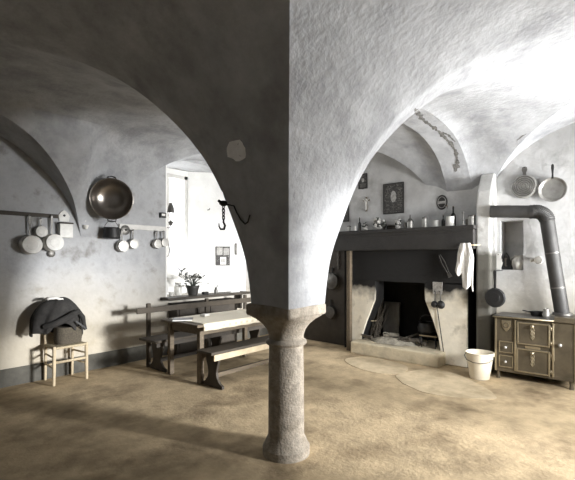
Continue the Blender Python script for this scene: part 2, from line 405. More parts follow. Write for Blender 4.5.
# damaged plaster on the vault: a run of bare rubble, and a pale patch on the dark side
def hit(px, py):
    r = ray(px, py); t = .8
    def inv(X, Y):
        x, y = X, Y
        for _ in range(4):
            a, b = warp(x, y); x += X-a; y += Y-b
        return x, y
    while t < 9:
        x, y, z = r[0]*t, r[1]*t, H+r[2]*t
        if z > vz(*inv(x, y))+.012*noise.noise(Vector((x*1.7, y*1.7, z*1.7))): break
        t += .006
    return Vector((r[0]*t, r[1]*t, H+r[2]*t)), Vector(r).normalized()
def patch(px, py, rx, ry, k=14, lift=.006, seed=0, rot=0):
    vs = []; 
    for q in (1.0, .55):
        for i in range(k):
            a = 2*PI*i/k; e = (1+.35*noise.noise(Vector((math.cos(a)*1.5, math.sin(a)*1.5, seed))))*q
            u, v = math.cos(a)*rx*e, math.sin(a)*ry*e
            p, d = hit(px+u*math.cos(rot)-v*math.sin(rot), py+u*math.sin(rot)+v*math.cos(rot)); vs.append(p-d*lift)
    p, d = hit(px, py); vs.append(p-d*lift)
    return vs, [(i, (i+1) % k, k+(i+1) % k, k+i) for i in range(k)]+[(k+i, k+(i+1) % k, 2*k) for i in range(k)]
m = MB()
def ribbon(pl, w0, seed, lift=.008):
    pts = []
    for (ax, ay), (bx, by) in zip(pl, pl[1:]):
        k = max(2, int(math.hypot(bx-ax, by-ay)/1.2))
        for i in range(k): pts.append((ax+(bx-ax)*i/k, ay+(by-ay)*i/k))
    pts.append(pl[-1]); vs = []; n = len(pts)
    for i, (px, py) in enumerate(pts):
        dx = pts[min(i+1, n-1)][0]-pts[max(i-1, 0)][0]; dy = pts[min(i+1, n-1)][1]-pts[max(i-1, 0)][1]; L = math.hypot(dx, dy)
        w = w0*(.25+1.5*abs(noise.noise(Vector((i*.31, seed, 0))))+.4*noise.noise(Vector((i*1.3, seed, 4))))*min(1, (i+.3)/3, (n-i-.7)/3)
        w = max(w, .12); jx = .9*noise.noise(Vector((i*.5, seed, 9))); jy = .9*noise.noise(Vector((i*.5, seed, 19)))
        for sg in (-1, 1):
            p, d = hit(px+jx-sg*dy/L*w, py+jy+sg*dx/L*w); vs.append(p-d*lift)
    m.add(vs, [(2*i, 2*i+1, 2*i+3, 2*i+2) for i in range(n-1)], True)
ribbon([(415, 108), (419, 115), (424, 121), (431, 126), (438, 131), (445, 138), (452, 145), (456, 153), (457, 163), (455, 172)], 3.4, 1.0)
ribbon([(440, 132), (448, 135), (455, 142)], 1.6, 5.0)
ribbon([(517, 141), (521, 137), (526, 134)], 1.4, 8.0)
struct(m.build('trim_crack', 'rubble'))
a, b = patch(236, 151, 10.5, 10.5, 20, .012, 3.3)
struct(MB().add(a, b).build('trim_patch', 'plaster_patch'))

# ------------------------------------------------------------------ column
col = thing('stone_column', 'short round granite column carrying the whitewashed vault in the middle of the room', 'column', (2.503, 2.20, 0))
MB().lathe([(.19, -.02), (.19, .05), (.175, .07), (.165, .10), (.148, .13), (.145, .16), (.143, .60), (.138, .865)], n=40).build('shaft', 'stone', col)
MB().lathe([(.138, .86), (.158, .868), (.168, .885), (.158, .902), (.140, .912)], n=40).build('collar', 'stone', col)
vs = []; rows = [(.140, .905, 0), (.142, .94, 0), (.152, .985, .1), (.175, 1.03, .3), (.205, 1.07, .6), (.225, 1.09, .85), (.228, 1.105, 1)]
n = 48
for r, z, sq in rows:
    for j in range(n):
        a = 2*PI*j/n; c, s = math.cos(a), math.sin(a)
        k = r*((1-sq)+sq*min(1/max(abs(c), abs(s)), 1.32)); vs.append((k*c, k*s, z))
MB().add(vs, [(i*n+j, i*n+(j+1) % n, (i+1)*n+(j+1) % n, (i+1)*n+j) for i in range(len(rows)-1) for j in range(n)], True).build('capital', 'stone', col)
MB().box(-.235, .235, -.235, .235, 1.10, 1.195).build('abacus', 'stone', col, bevel=.022, seg=3)

# ------------------------------------------------------------------ hanging pans (local: x right, y into wall, z up, origin at the nail)
def hang_pan(label, loc, rz, r, drop, d, bm_, hm, cat='pan', group=None, open_=False, name='saucepan', hw=.016, tilt=0, nail=0):
    t = thing(name, label, cat, loc, rz, group, rx=tilt)
    T = Matrix.Translation((0, -.012, -drop)) @ RX
    if open_: pr = [(r*.8, .004), (r*.86, .006), (r, d), (r*1.03, d+.003), (r*.985, d), (r*.84, .014), (0, .012)]
    else: pr = [(r*1.04, .0), (r*1.0, .006), (r*.97, d-.012), (r*.93, d), (r*.55, d+.002), (r*.53, d+.004), (0, d+.004)]
    MB().lathe(pr, T, 36).build('bowl', bm_, t)
    hy = -.018 if not open_ else -.012-d
    zt = -drop+r*.98
    h = MB(); L = drop-r
    h.prism([(-hw*.75, zt-.01), (hw*.75, zt-.01), (hw*.55, zt+L*.3), (hw, -.03), (hw*.8, .005), (hw*.3, .014), (-hw*.3, .014), (-hw*.8, .005), (-hw, -.03), (-hw*.55, zt+L*.3)], hy-.006, hy+.004)
    h.build('handle', hm, t, bevel=.003)
    MB().tube([(0, .02+nail, -.002), (0, hy-.03, .004)], .005, 8).build('nail', 'iron', t)
    return t
def A_(px, py, off=0): return onA(px, py, YA-off)
g1 = 'saucepans on the left rail'
hang_pan('large pale saucepan at the far left end of the wall rail, above the chair', A_(29.5, 216, .03), 0, .118, .365, .12, 'enamel', 'grey_iron', group=g1)
hang_pan('smallest pale saucepan on the left rail, between the two large ones', A_(40.5, 219, .03), 0, .074, .165, .06, 'enamel', 'grey_iron', group=g1)
hang_pan('large white-bottomed saucepan hanging next to the salt box', A_(51.5, 216, .03), 0, .112, .35, .13, 'enamel', 'grey_iron', group=g1)
# rail of the left group
p, q = A_(14, 212.5), A_(59, 216)
tag(MB().box(1.45, 2.15, YA-.028, YA, 2.09, 2.14).build('pan_rail', 'dark_wood', bevel=.004), 'dark wooden rail on the left wall carrying three pale saucepans', 'rail')
# skimmer head showing under the pans
t = thing('skimmer', 'small round skimmer hanging below the white-bottomed saucepan', 'skimmer', A_(51.7, 246, .02))
MB().lathe([(.044, 0), (.046, .004), (.03, .012), (0, .014)], Matrix.Translation((0, -.004, -.10)) @ RX, 24).build('bowl', 'grey_iron', t)
MB().tube([(0, -.004, -.06), (0, -.004, .02)], .005, 8).build('handle', 'grey_iron', t)
# salt box
t = thing('salt_box', 'pale salt box with rounded back plate on the left wall beside the saucepans', 'salt box', A_(64, 238, 0))
k = .075
MB().prism([(-k*.8, .22), (-k*.95, .30), (-k*.55, .345), (0, .375), (k*.55, .345), (k*.95, .30), (k*.8, .22)], -.02, 0).build('back_plate', 'enamel', t, bevel=.004)
MB().box(-.082, .082, -.10, 0, 0, .185).build('bin', 'enamel', t, bevel=.006)
MB().box(-.088, .088, -.108, 0, .187, .205).build('lid', 'dark_wood', t, bevel=.004)
MB().lathe([(.016, 0), (.016, .004)], Matrix.Translation((0, -.021, .30)) @ RX, 16).build('hole', 'iron', t)
# holy water stoup
t = thing('wall_stoup', 'little pale ornamental wall holder left of the big copper basin', 'wall holder', A_(84.5, 229, 0))
MB().prism([(-.03, 0), (.03, 0), (.04, .07), (.03, .13), (.012, .165), (-.012, .165), (-.03, .13), (-.04, .07)], -.018, 0).build('plate', 'pale_print', t, bevel=.004)
MB().lathe([(0, -.03), (.02, -.022), (.034, .005), (.038, .03), (.03, .032), (.02, .01), (0, .006)], Matrix.Translation((0, -.05, .02)), 16).build('cup', 'ceramic', t)
MB().ball((0, -.03, .115), .018, 10, (1, .8, 1.3)).build('relief', 'ceramic', t)
# big basin
bl = A_(112, 199, .33)
t = thing('copper_basin', 'huge dark copper basin with bright rim hung high on the left wall', 'basin', bl, math.radians(-33), rx=math.radians(7))
R = .265
pr = [(0, -.155), (R*.35, -.15), (R*.68, -.118), (R*.9, -.055), (R, .01), (R*1.035, .016), (R*1.05, .008), (R*1.035, 0), (R*.93, -.06), (R*.70, -.127), (R*.36, -.16), (0, -.165)]
MB().lathe(pr, RX, 56).build('bowl', 'copper', t)
MB().tube([(R*1.045*math.cos(2*PI*i/48), -.012, R*1.045*math.sin(2*PI*i/48)) for i in range(49)], .009, 8, False).build('rim', 'copper', t)
MB().tube([(-.055, -.01, -R*1.04), (-.05, -.015, -R*1.15), (0, -.018, -R*1.19), (.05, -.015, -R*1.15), (.055, -.01, -R*1.04)], .008, 8).build('handle', 'iron', t)
MB().tube([(-.055, -.01, R*1.04), (-.05, .02, R*1.13), (0, .04, R*1.17), (.05, .02, R*1.13), (.055, -.01, R*1.04)], .008, 8).build('handle', 'iron', t)
# second rail and its pans
tag(MB().box(A_(119, 226).x, 3.775, YA-.026, YA, 2.00, 2.075).build('pan_rail', 'sash', bevel=.004), 'pale wooden rail beside the window carrying four small pans', 'rail')
t = thing('cooking_pot', 'black cooking pot hanging by its bail under the copper basin', 'pot', A_(112, 224, .135))
MB().lathe([(0, -.215), (.10, -.212), (.118, -.195), (.105, -.06), (.112, -.052), (.10, -.05), (.095, -.06), (.10, -.19), (0, -.2)], None, 30).build('body', 'iron', t)
MB().tube([(-.105, 0, -.06), (-.095, 0, -.02), (-.05, 0, .035), (0, 0, .05), (.05, 0, .035), (.095, 0, -.02), (.105, 0, -.06)], .005, 8).build('bail', 'grey_iron', t)
MB().tube([(0, .15, .055), (0, -.01, .047)], .005, 8).build('nail', 'iron', t)
g2 = 'small pans on the rail by the window'
hang_pan('widest small pan on the pale rail, nearest the black pot', A_(121.5, 230.5, .03), 0, .085, .235, .07, 'tin', 'grey_iron', group=g2)
hang_pan('small pan second from the black pot on the pale rail', A_(132.5, 230.5, .03), 0, .075, .205, .06, 'tin', 'grey_iron', group=g2)
hang_pan('small pan third from the black pot, left of the pan at the window corner', A_(156, 231.5, .03), 0, .073, .20, .06, 'tin', 'grey_iron', group=g2)
hang_pan('small pan at the window end of the pale rail', A_(163, 231.5, .05), 0, .068, .18, .06, 'tin', 'grey_iron', group=g2)
# unclear round item above the rail, modelled as a small lid
t = thing('tin_lid', 'small grey round tin lid on the wall at the left end of the pale rail', 'plate', A_(125.5, 230, .03))
MB().lathe([(.07, 0), (.072, .005), (.05, .014), (0, .02)], RX, 24).build('plate', 'grey_iron', t)
MB().lathe([(.008, .015), (.008, .03), (.016, .034), (.012, .045), (0, .047)], RX, 14).build('knob', 'iron', t)
# box and lamp pieces by the window corner
t = thing('match_holder', 'small black box with a pale label on the wall at the window corner', 'box', A_(162, 218, 0))
MB().box(-.05, .05, -.05, 0, 0, .085).build('bin', 'iron', t, bevel=.004)
MB().box(-.03, .03, -.053, -.05, .03, .065).build('label_plate', 'paper', t)
t = thing('oil_lamp', 'little wall lamp with conical shade standing out against the bright window', 'lamp', (WX0+.02, YA+.02, onA(170, 226).z))
MB().tube([(-.01, .0, -.03), (.05, -.02, -.03), (.07, -.02, .01)], .006, 8).build('bracket', 'iron', t)
MB().lathe([(0, 0), (.022, .002), (.04, .05), (.045, .06), (.012, .075), (.012, .09)], Matrix.Translation((.07, -.02, .01)), 18).build('font', 'grey_iron', t)
MB().lathe([(.014, .09), (.022, .13), (.014, .22), (.012, .22)], Matrix.Translation((.07, -.02, .0)), 14).build('chimney', 'glass', t)
MB().lathe([(.06, .22), (.05, .30), (.02, .38), (.0, .385)], Matrix.Translation((.07, -.02, .0)), 18).build('lamp_shade', 'grey_iron', t)
z = onA(170, 243).z
tag(MB().tube([(3.79, YA+.03, 2.0), (3.80, YA+.03, 1.93), (3.85, YA+.04, 1.83), (3.885, YA+.05, 1.70), (3.87, YA+.05, 1.62), (3.82, YA+.04, 1.58), (3.805, YA+.03, 1.585)], .006, 8).build('cord', 'iron'), 'thin dark loop of cord hanging at the window edge below the lamp', 'cord')

# ------------------------------------------------------------------ chair, basket, coat
ch = thing('rush_chair', 'pale wooden chair with rush seat against the left wall, buried under a dark coat', 'chair', (2.15, 5.52, 0), math.radians(1))
for sx in (-1, 1):
    MB().tube([(sx*.198, 0, -.01), (sx*.195, 0, .2), (sx*.193, 0, .455), (sx*.193, 0, .468)], [.018, .021, .021, .016], 12).build('leg', 'pale_wood', ch)
    MB().tube([(sx*.165, .36, -.01), (sx*.165, .345, .45), (sx*.168, .36, .7), (sx*.172, .39, .92)], [.016, .019, .018, .013], 12).build('leg', 'pale_wood', ch)
vs = [(-.215, -.02, .43), (.215, -.02, .43), (.18, .36, .43), (-.18, .36, .43), (-.215, -.02, .462), (.215, -.02, .462), (.18, .36, .462), (-.18, .36, .462)]
MB().add(vs, [(0,1,5,4), (1,2,6,5), (2,3,7,6), (3,0,4,7), (4,5,6,7), (3,2,1,0)]).build('seat', 'rush', ch, bevel=.014, seg=3)
MB().tube([(-.195, 0, .27), (.195, 0, .27)], .017, 10).build('rung', 'pale_wood', ch)
MB().tube([(-.165, .355, .18), (.165, .355, .18)], .011, 10).build('rung', 'pale_wood', ch)
for sx in (-1, 1):
    MB().tube([(sx*.195, 0, .20), (sx*.165, .35, .20)], .012, 10).build('rung', 'pale_wood', ch)
    MB().tube([(sx*.195, 0, .33), (sx*.165, .35, .33)], .012, 10).build('rung', 'pale_wood', ch)
for z in (.62, .84):
    MB().prism([(-.165, z-.03), (.165, z-.03), (.165, z+.03), (0, z+.042), (-.165, z+.03)], .365, .38).build('back_slat', 'pale_wood', ch, bevel=.003)
bk = thing('wicker_basket', 'dark woven basket on the seat of the rush chair, half hidden by the coat', 'basket', (2.185, 5.70, .466))
vs = []; n = 40; rows = 16
for i in range(rows+1):
    t_ = i/rows; rr = 1+.06*math.sin(t_*PI)
    for j in range(n):
        a = 2*PI*j/n; c, s = math.cos(a), math.sin(a); e = .75
        wv = 1+.03*(1 if (i+j//2) % 2 else -1)
        vs.append((.15*rr*wv*math.copysign(abs(c)**e, c), .115*rr*wv*math.copysign(abs(s)**e, s), .21*t_))
fs = [(i*n+j, i*n+(j+1) % n, (i+1)*n+(j+1) % n, (i+1)*n+j) for i in range(rows) for j in range(n)]
MB().add(vs, fs, True).add(vs[:n], [list(range(n))[::-1]]).add(vs[-n:], [list(range(n))]).build('body', 'wicker', bk)
# coat: cloth shell thrown over the chair back
ct = thing('coat', 'dark coat heaped over the back of the rush chair', 'coat', (2.085, 5.72, 1.05))
vs = []; nu, nv = 44, 22
for i in range(nv+1):
    q = i/nv
    for j in range(nu):
        a = 2*PI*j/nu; c, s = math.cos(a), math.sin(a)
        prof_r = math.sin(min(1, q*1.25)*PI/2)**.72
        hang = .45+.05*math.sin(a*2+1.1)+.05*c-.10*max(0, -s)*(.6+.4*c)+.05*math.sin(a*5)
        z = -hang*(q**1.55)
        fold = 1+(.10*math.sin(a*7+2.5*q)+.06*math.sin(a*13+q*5))*q
        x = .30*c*prof_r*fold-.03*q; y = (.17 if s < 0 else .145)*s*prof_r*(fold if s < 0 else 1)
        p = Vector((x, y, z)); p += Vector((.02*noise.noise(p*6+Vector((5, 0, 0))), .02*noise.noise(p*7), .032*noise.noise(p*8)))
        vs.append(p)
fs = [(i*nu+j, i*nu+(j+1) % nu, (i+1)*nu+(j+1) % nu, (i+1)*nu+j) for i in range(nv) for j in range(nu)]
o = MB().add(vs, fs, True).build('cloth', 'coat', ct)
o.modifiers.new('solid', 'SOLIDIFY').thickness = .012
sd = o.modifiers.new('sub', 'SUBSURF'); sd.levels = 1; sd.render_levels = 1
MB().tube([(-.22, -.13, -.33), (-.12, -.20, -.30), (.0, -.215, -.25), (.10, -.21, -.20), (.17, -.19, -.17)], [.03, .042, .045, .04, .03], 12).build('sleeve', 'coat', ct)
MB().tube([(.17, -.14, -.16), (.235, -.15, -.26), (.245, -.16, -.35), (.262, -.16, -.42)], [.03, .03, .024, .022], 12).build('sleeve', 'coat', ct)
MB().prism([(.12, -.30), (.135, -.29), (.255, -.395), (.245, -.41)], -.215, -.205).build('strap', 'iron', ct)
vs = []
for i in range(9):
    for j in range(4):
        x = -.16+.19*i/8; vs.append((x, -.07+.035*j, .002+.028*math.sin(PI*min(1,(i+1.5)/9))-.012*abs(j-1.5)+.004*math.sin(i*1.7)))
o = MB().add(vs, [(i*4+j, i*4+j+1, i*4+4+j+1, i*4+4+j) for i in range(8) for j in range(3)], True).build('white_cloth', 'linen', None, loc=(2.085, 5.72, 1.05))
o.modifiers.new('solid', 'SOLIDIFY').thickness = .02
tag(o, 'crumpled white cloth lying on top of the dark coat', 'cloth')

# ------------------------------------------------------------------ table, cloth, book, benches
tb = thing('kitchen_table', 'long wooden table with a pale cloth over it by the window', 'table', (3.86, 4.55, 0))
TX, TY = .79, .41
MB().box(-TX, TX, -TY, TY, .705, .74).build('tabletop', 'wood', tb, bevel=.006)
for sx in (-1, 1):
    for sy in (-1, 1):
        x, y = sx*(TX-.11), sy*(TY-.085)
        MB().box(x-.033, x+.033, y-.033, y+.033, -.01, .705).build('leg', 'pale_wood' if False else 'wood', tb, bevel=.008)
for sy in (-1, 1): MB().box(-TX+.12, TX-.12, sy*(TY-.075)-.012, sy*(TY-.075)+.012, .60, .705).build('apron', 'wood', tb)
for sx in (-1, 1): MB().box(sx*(TX-.11)-.012, sx*(TX-.11)+.012, -TY+.1, TY-.1, .60, .705).build('apron', 'wood', tb)
# tablecloth (bordered oilcloth)
def cloth_material():
    m = mat('bordered_oilcloth', (.74, .67, .52), .55, 0, .06, 8, .04, 30)
    nt = m.node_tree; N = nt.nodes; L = nt.links; b = N['Principled BSDF']; old = b.inputs['Base Color'].links[0].from_socket
    tc = N.new('ShaderNodeTexCoord'); sp = N.new('ShaderNodeSeparateXYZ'); L.new(tc.outputs['Object'], sp.inputs[0])
    w = N.new('ShaderNodeMath'); w.operation = 'SINE'; mu = N.new('ShaderNodeMath'); mu.operation = 'MULTIPLY'; mu.inputs[1].default_value = 62
    L.new(sp.outputs['X'], mu.inputs[0]); L.new(mu.outputs[0], w.inputs[0])
    g = N.new('ShaderNodeMath'); g.operation = 'GREATER_THAN'; g.inputs[1].default_value = .25; L.new(w.outputs[0], g.inputs[0])
    lz = N.new('ShaderNodeMath'); lz.operation = 'COMPARE'; lz.inputs[1].default_value = -.045; lz.inputs[2].default_value = .014; L.new(sp.outputs['Z'], lz.inputs[0])
    mm = N.new('ShaderNodeMath'); mm.operation = 'MULTIPLY'; L.new(g.outputs[0], mm.inputs[0]); L.new(lz.outputs[0], mm.inputs[1])
    f = N.new('ShaderNodeMath'); f.operation = 'MULTIPLY'; f.inputs[1].default_value = .6; L.new(mm.outputs[0], f.inputs[0])
    x = N.new('ShaderNodeMixRGB'); x.inputs['Color2'].default_value = (.38, .32, .22, 1); L.new(f.outputs[0], x.inputs['Fac']); L.new(old, x.inputs['Color1']); L.new(x.outputs['Color'], b.inputs['Base Color'])
    return m
M['border'] = cloth_material()
prof_y = [(-TY-.014, -.085), (-TY-.011, -.05), (-TY-.008, -.012), (-TY+.004, .004), (-TY+.05, .006), (0, .006), (TY-.08, .006)]
vs = []; nx = 40
for i in range(nx+1):
    x = -.70+(TX+.012+.70)*i/nx
    for k, (y, z) in enumerate(prof_y):
        wv = .004*math.sin(i*1.3)*(k < 2); vs.append((x+(.0 if k > 2 else 0), y-abs(wv), z+(.003*math.sin(i*.9) if k == 0 else 0)))
k = len(prof_y)
o = MB().add(vs, [(i*k+j, i*k+j+1, (i+1)*k+j+1, (i+1)*k+j) for i in range(nx) for j in range(k-1)], True).build('tablecloth', 'border', None, loc=(3.86, 4.55, .742))
o.modifiers.new('solid', 'SOLIDIFY').thickness = .004
tag(o, 'pale bordered oilcloth spread over the right part of the long table', 'tablecloth')
bp = onZ(183, 319.5, .755)
t = thing('book', 'thin dark book lying on the bare left end of the table', 'book', (bp.x, bp.y, .7415), math.radians(-38))
MB().box(-.13, .13, -.085, .085, 0, .006).box(-.13, .13, -.085, .085, .022, .028).box(-.132, -.125, -.085, .085, 0, .028).build('cover', 'frame', t)
MB().box(-.124, .12, -.079, .079, .006, .022).build('pages', 'paper', t)
bp = onZ(205, 315.5, .755)
t = thing('folded_napkin', 'small folded pale napkin on the table by the dark book', 'napkin', (bp.x, bp.y, .7505), .3)
MB().box(-.06, .06, -.045, .045, 0, .012).build('lower_fold', 'linen', t, bevel=.005)
MB().box(-.055, .058, -.043, .040, .012, .026).build('upper_fold', 'linen', t, bevel=.005)

def trestle(m_, x, yc, w, h, th=.035):
    """shaped board leg: splayed foot, narrow waist, wide head (in the y-z plane)"""
    hw = w/2
    out = [(-hw, 0), (-hw, .035), (-hw*.72, .06), (-hw*.46, .12), (-hw*.40, h*.45), (-hw*.50, h*.62), (-hw*.62, h*.78), (-hw*.6, h), (hw*.6, h), (hw*.62, h*.78), (hw*.50, h*.62), (hw*.40, h*.45), (hw*.46, .12), (hw*.72, .06), (hw, .035), (hw, 0)]
    n = len(out)
    return m_.add([(x-th/2, yc+y, z-.008) for y, z in out]+[(x+th/2, yc+y, z-.008) for y, z in out],
           [list(range(n)), list(range(2*n-1, n-1, -1))]+[(i, n+i, n+(i+1) % n, (i+1) % n) for i in range(n)])
bn = thing('bench', 'narrow wooden bench with shaped board legs in front of the table', 'bench', (3.06, 4.0, 0))
MB().box(0, 1.5, -.145, .145, .41, .445).build('seat', 'aged_wood', bn, bevel=.006)
MB().box(.05, 1.45, -.135, -.113, .335, .41).build('apron', 'pale_wood', bn, bevel=.003)
MB().box(.05, 1.45, .113, .135, .335, .41).build('apron', 'wood', bn, bevel=.003)
for x in (.14, 1.33): trestle(MB(), x, 0, .38, .415).build('leg', 'dark_wood', bn, bevel=.006)
MB().box(.14, 1.33, -.02, .02, .10, .15).build('stretcher', 'wood', bn)
se = thing('bench', 'long bench with a back rail along the wall under the window', 'bench', (3.02, 5.22, 0))
MB().box(0, 2.2, -.22, .20, .405, .44).build('seat', 'aged_wood', se, bevel=.006)
MB().box(.04, 2.16, -.19, -.168, .345, .405).build('apron', 'dark_wood', se)
for x in (.16, 1.2, 2.05): trestle(MB(), x, -.02, .44, .41).build('leg', 'dark_wood', se, bevel=.006)
for x in (.16, 1.2, 2.05):
    MB().box(x-.03, x+.03, .20, .245, -.01, .91).build('back_post', 'aged_wood', se, bevel=.01)
MB().box(-.04, 2.26, .175, .20, .775, .855).build('back_rail', 'aged_wood', se, bevel=.006)
MB().box(.14, 2.05, -.035, .005, .10, .15).build('stretcher', 'dark_wood', se)

# ------------------------------------------------------------------ window board, cupboard and what stands there
t = thing('window_board', 'thick dark wooden board along the foot of the window recess', 'shelf', (4.6, 5.85, 0))
MB().box(-.92, .86, -.14, .16, .885, .93).build('board', 'dark_wood', t, bevel=.006)
for x in (.68,): MB().prism([(-.02, .62), (.02, .62), (.02, .885), (-.02, .885)], -.09, .07, Matrix.Translation((x, 0, 0))).build('bracket', 'dark_wood', t, bevel=.004)
t = thing('low_cupboard', 'low dark cupboard against the wall beneath the window board', 'cupboard', (4.6, 5.78, 0))
MB().box(-.78, .5, -.10, .13, 0, .83).build('body', 'dark_wood', t, bevel=.006)
for k_ in range(2):
    d = MB().box(-.74+.62*k_, -.17+.62*k_, -.118, -.10, .06, .78).build('door', 'dark_wood', t, bevel=.006)
    MB().ball((-.24+.62*k_ if k_ == 0 else -.05, -.132, .45), .016, 10).build('knob', 'iron', d)
SZ = .932
def sill(px, y): 
    return onA(px, 285, y).x
# potted plant
x = sill(193, 5.86)
t = thing('potted_plant', 'bushy flowering plant in a dark pot on the window board', 'plant', (x, 5.86, SZ))
MB().lathe([(0, 0), (.075, 0), (.105, .13), (.112, .13), (.112, .16), (.098, .16), (.092, .13), (0, .125)], None, 24).build('pot', 'terracotta', t)
m = MB(); m2 = MB(); m3 = MB(); random.seed(11)
for i in range(34):
    a = random.uniform(0, 2*PI); el = random.uniform(.1, 1.35); L = random.uniform(.14, .30)
    tip = Vector((math.cos(a)*math.cos(el)*L*1.05, math.sin(a)*math.cos(el)*L*.7, .14+math.sin(el)*L*.95))
    m3.tube([(0, 0, .13), (tip.x*.4, tip.y*.4, .13+(tip.z-.13)*.6), tip], .004, 6)
    if i % 3:
        for k_ in range(3):
            d = Vector((random.uniform(-1, 1), random.uniform(-1, 1), random.uniform(-.5, .8))).normalized(); s_ = d.cross(Vector((0, 0, 1))).normalized()*.032; e = d*.085
            m.add([tip, tip+e*.5+s_, tip+e, tip+e*.5-s_], [(0, 1, 2, 3)])
    else: MB().ball(tip, random.uniform(.02, .032), 8, (1, 1, .7), .5, i).build('bloom', 'bloom', t)
m3.build('stem', 'leaf', t); m.build('foliage', 'leaf', t)['kind'] = 'stuff'
# little bird-like ornament on the window bottom rail
t = thing('bird_ornament', 'tiny dark bird ornament on the ledge of the window frame', 'ornament', (GX1-.16, BK-.035, GZ0+.002))
MB().lathe([(.02, 0), (.014, .01), (.006, .05), (.006, .09)], None, 12).build('stand', 'iron', t)
MB().ball((0, 0, .105), .022, 10, (1.6, .8, .8)).build('body', 'iron', t)
for sx in (-1, 1): MB().add([(0, 0, .11), (sx*.05, .015, .15), (sx*.11, 0, .165), (sx*.05, -.015, .12)], [(0, 1, 2, 3)]).build('wing', 'iron', t)
struct(MB().box(GX0, GX1, BK-.06, BK, GZ0-.04, GZ0).build('trim_ledge', 'sash', bevel=.005))
def vase(name, label, cat, loc, pr, m_, part='body', n_=20, extra=None, group=None):
    t = thing(name, label, cat, loc, 0, group)
    MB().lathe(pr, None, n_).build(part, m_, t)
    return t
x = sill(180, 6.0)
t = vase('glass_jar', 'pale glass jar on the window board behind the potted plant', 'jar', (x, 6.05, SZ), [(0, 0), (.06, 0), (.065, .02), (.065, .15), (.05, .175), (.05, .2), (.044, .2), (.044, .175), (.058, .148), (.058, .02), (0, .012)], 'ceramic')
MB().lathe([(.053, .198), (.053, .218), (0, .222)], None, 20).build('lid', 'tin', t)
x = sill(169, 6.0)
t = vase('small_cup', 'small pale cup at the left end of the window board', 'cup', (x+.03, 5.98, SZ), [(0, 0), (.03, 0), (.042, .07), (.038, .07), (.028, .01), (0, .008)], 'ceramic')
MB().tube([(.036, 0, .06), (.06, 0, .05), (.058, 0, .025), (.033, 0, .02)], .005, 8).build('handle', 'ceramic', t)
x = sill(205, 5.86)
t = thing('small_box', 'little dark box on the window board right of the potted plant', 'box', (x, 5.85, SZ), .1)
MB().box(-.05, .05, -.035, .035, 0, .036).build('body', 'iron', t, bevel=.003)
MB().box(-.053, .053, -.038, .038, .036, .048).build('lid', 'grey_iron', t, bevel=.003)
x = sill(216, 5.88)
t = vase('flower_glass', 'small vase of dried flowers on the window board below the calendar', 'vase', (x, 5.88, SZ), [(0, 0), (.028, 0), (.035, .05), (.022, .085), (.027, .10), (.022, .10), (.018, .085), (0, .02)], 'grey_iron')
m = MB(); m2 = MB()
for i in range(9):
    a = i*2.4; tp = Vector((math.cos(a)*.06, math.sin(a)*.04, .13+.012*(i % 4)))
    m.tube([(0, 0, .09), tp], .002, 5); MB().ball(tp, .011, 6, jit=.3, seed=i).build('bloom', 'bloom', t)
m.build('stem', 'leaf', t)
x = sill(233, 5.86)
t = thing('paper_packet', 'flat white paper packet at the right end of the window board', 'packet', (x, 5.84, SZ), -.15)
MB().box(-.10, .10, -.06, .06, 0, .018).build('wrapper', 'paper', t, bevel=.005)
MB().box(-.05, .04, -.062, .062, .0185, .021).build('flap', 'paper', t)

# ------------------------------------------------------------------ on the splayed reveal: calendar, thermometer, hook
e = Vector((GX1-WX1, BK-YA, 0)).normalized()          # along the reveal, towards the window
ang = math.atan2(-e.y, -e.x)                          # local +x = away from the window
nrm = Vector((e.y, -e.x, 0)); nrm = nrm if nrm.y < 0 else -nrm
def onR(px, py):
    r = Vector(ray(px, py)); o = Vector((WX1, YA, 0)); n2 = Vector((nrm.x, nrm.y, 0))
    t = o.dot(n2)/Vector((r.x, r.y, 0)).dot(n2); return Vector((r.x*t, r.y*t, H+r.z*t))
cal = onR(223, 256)
t = thing('calendar', 'framed tear-off calendar on the pale window reveal', 'calendar', cal+nrm*.006, ang)
W_, H_ = .135, .185
MB().box(-W_, W_, -.012, .006, -H_, H_).build('board', 'print', t, bevel=.003)
MB().box(-W_+.015, -.005, -.014, -.012, .02, H_-.02).box(.012, W_-.015, -.014, -.012, .02, H_-.03).build('picture', 'pale_print', t)
pd = MB().box(-.052, .062, -.03, -.012, -.165, -.02).build('date_pad', 'paper', t)
m = MB()
for sx in (-.018, .02): m.box(sx-.008, sx+.008, -.0325, -.03, -.125, -.055)
m.build('date_digits', 'frame', pd)
th = onR(236, 249)
t = thing('thermometer', 'narrow dark thermometer on the reveal right of the calendar', 'thermometer', th+nrm*.004, ang)
MB().box(-.02, .02, -.012, .004, -.11, .11).build('plate', 'grey_iron', t, bevel=.004)
MB().tube([(0, -.015, -.09), (0, -.015, .09)], .005, 8).build('stem', 'ceramic', t)
hk = onR(208, 210)
tag(MB().tube([(0, .02, 0), (0, -.04, 0), (0, -.055, .012), (0, -.055, .03)], .007, 8).build('wall_hook', 'iron', None, loc=hk+nrm*.004), 'small bent iron hook in the bare reveal beside the window', 'hook')

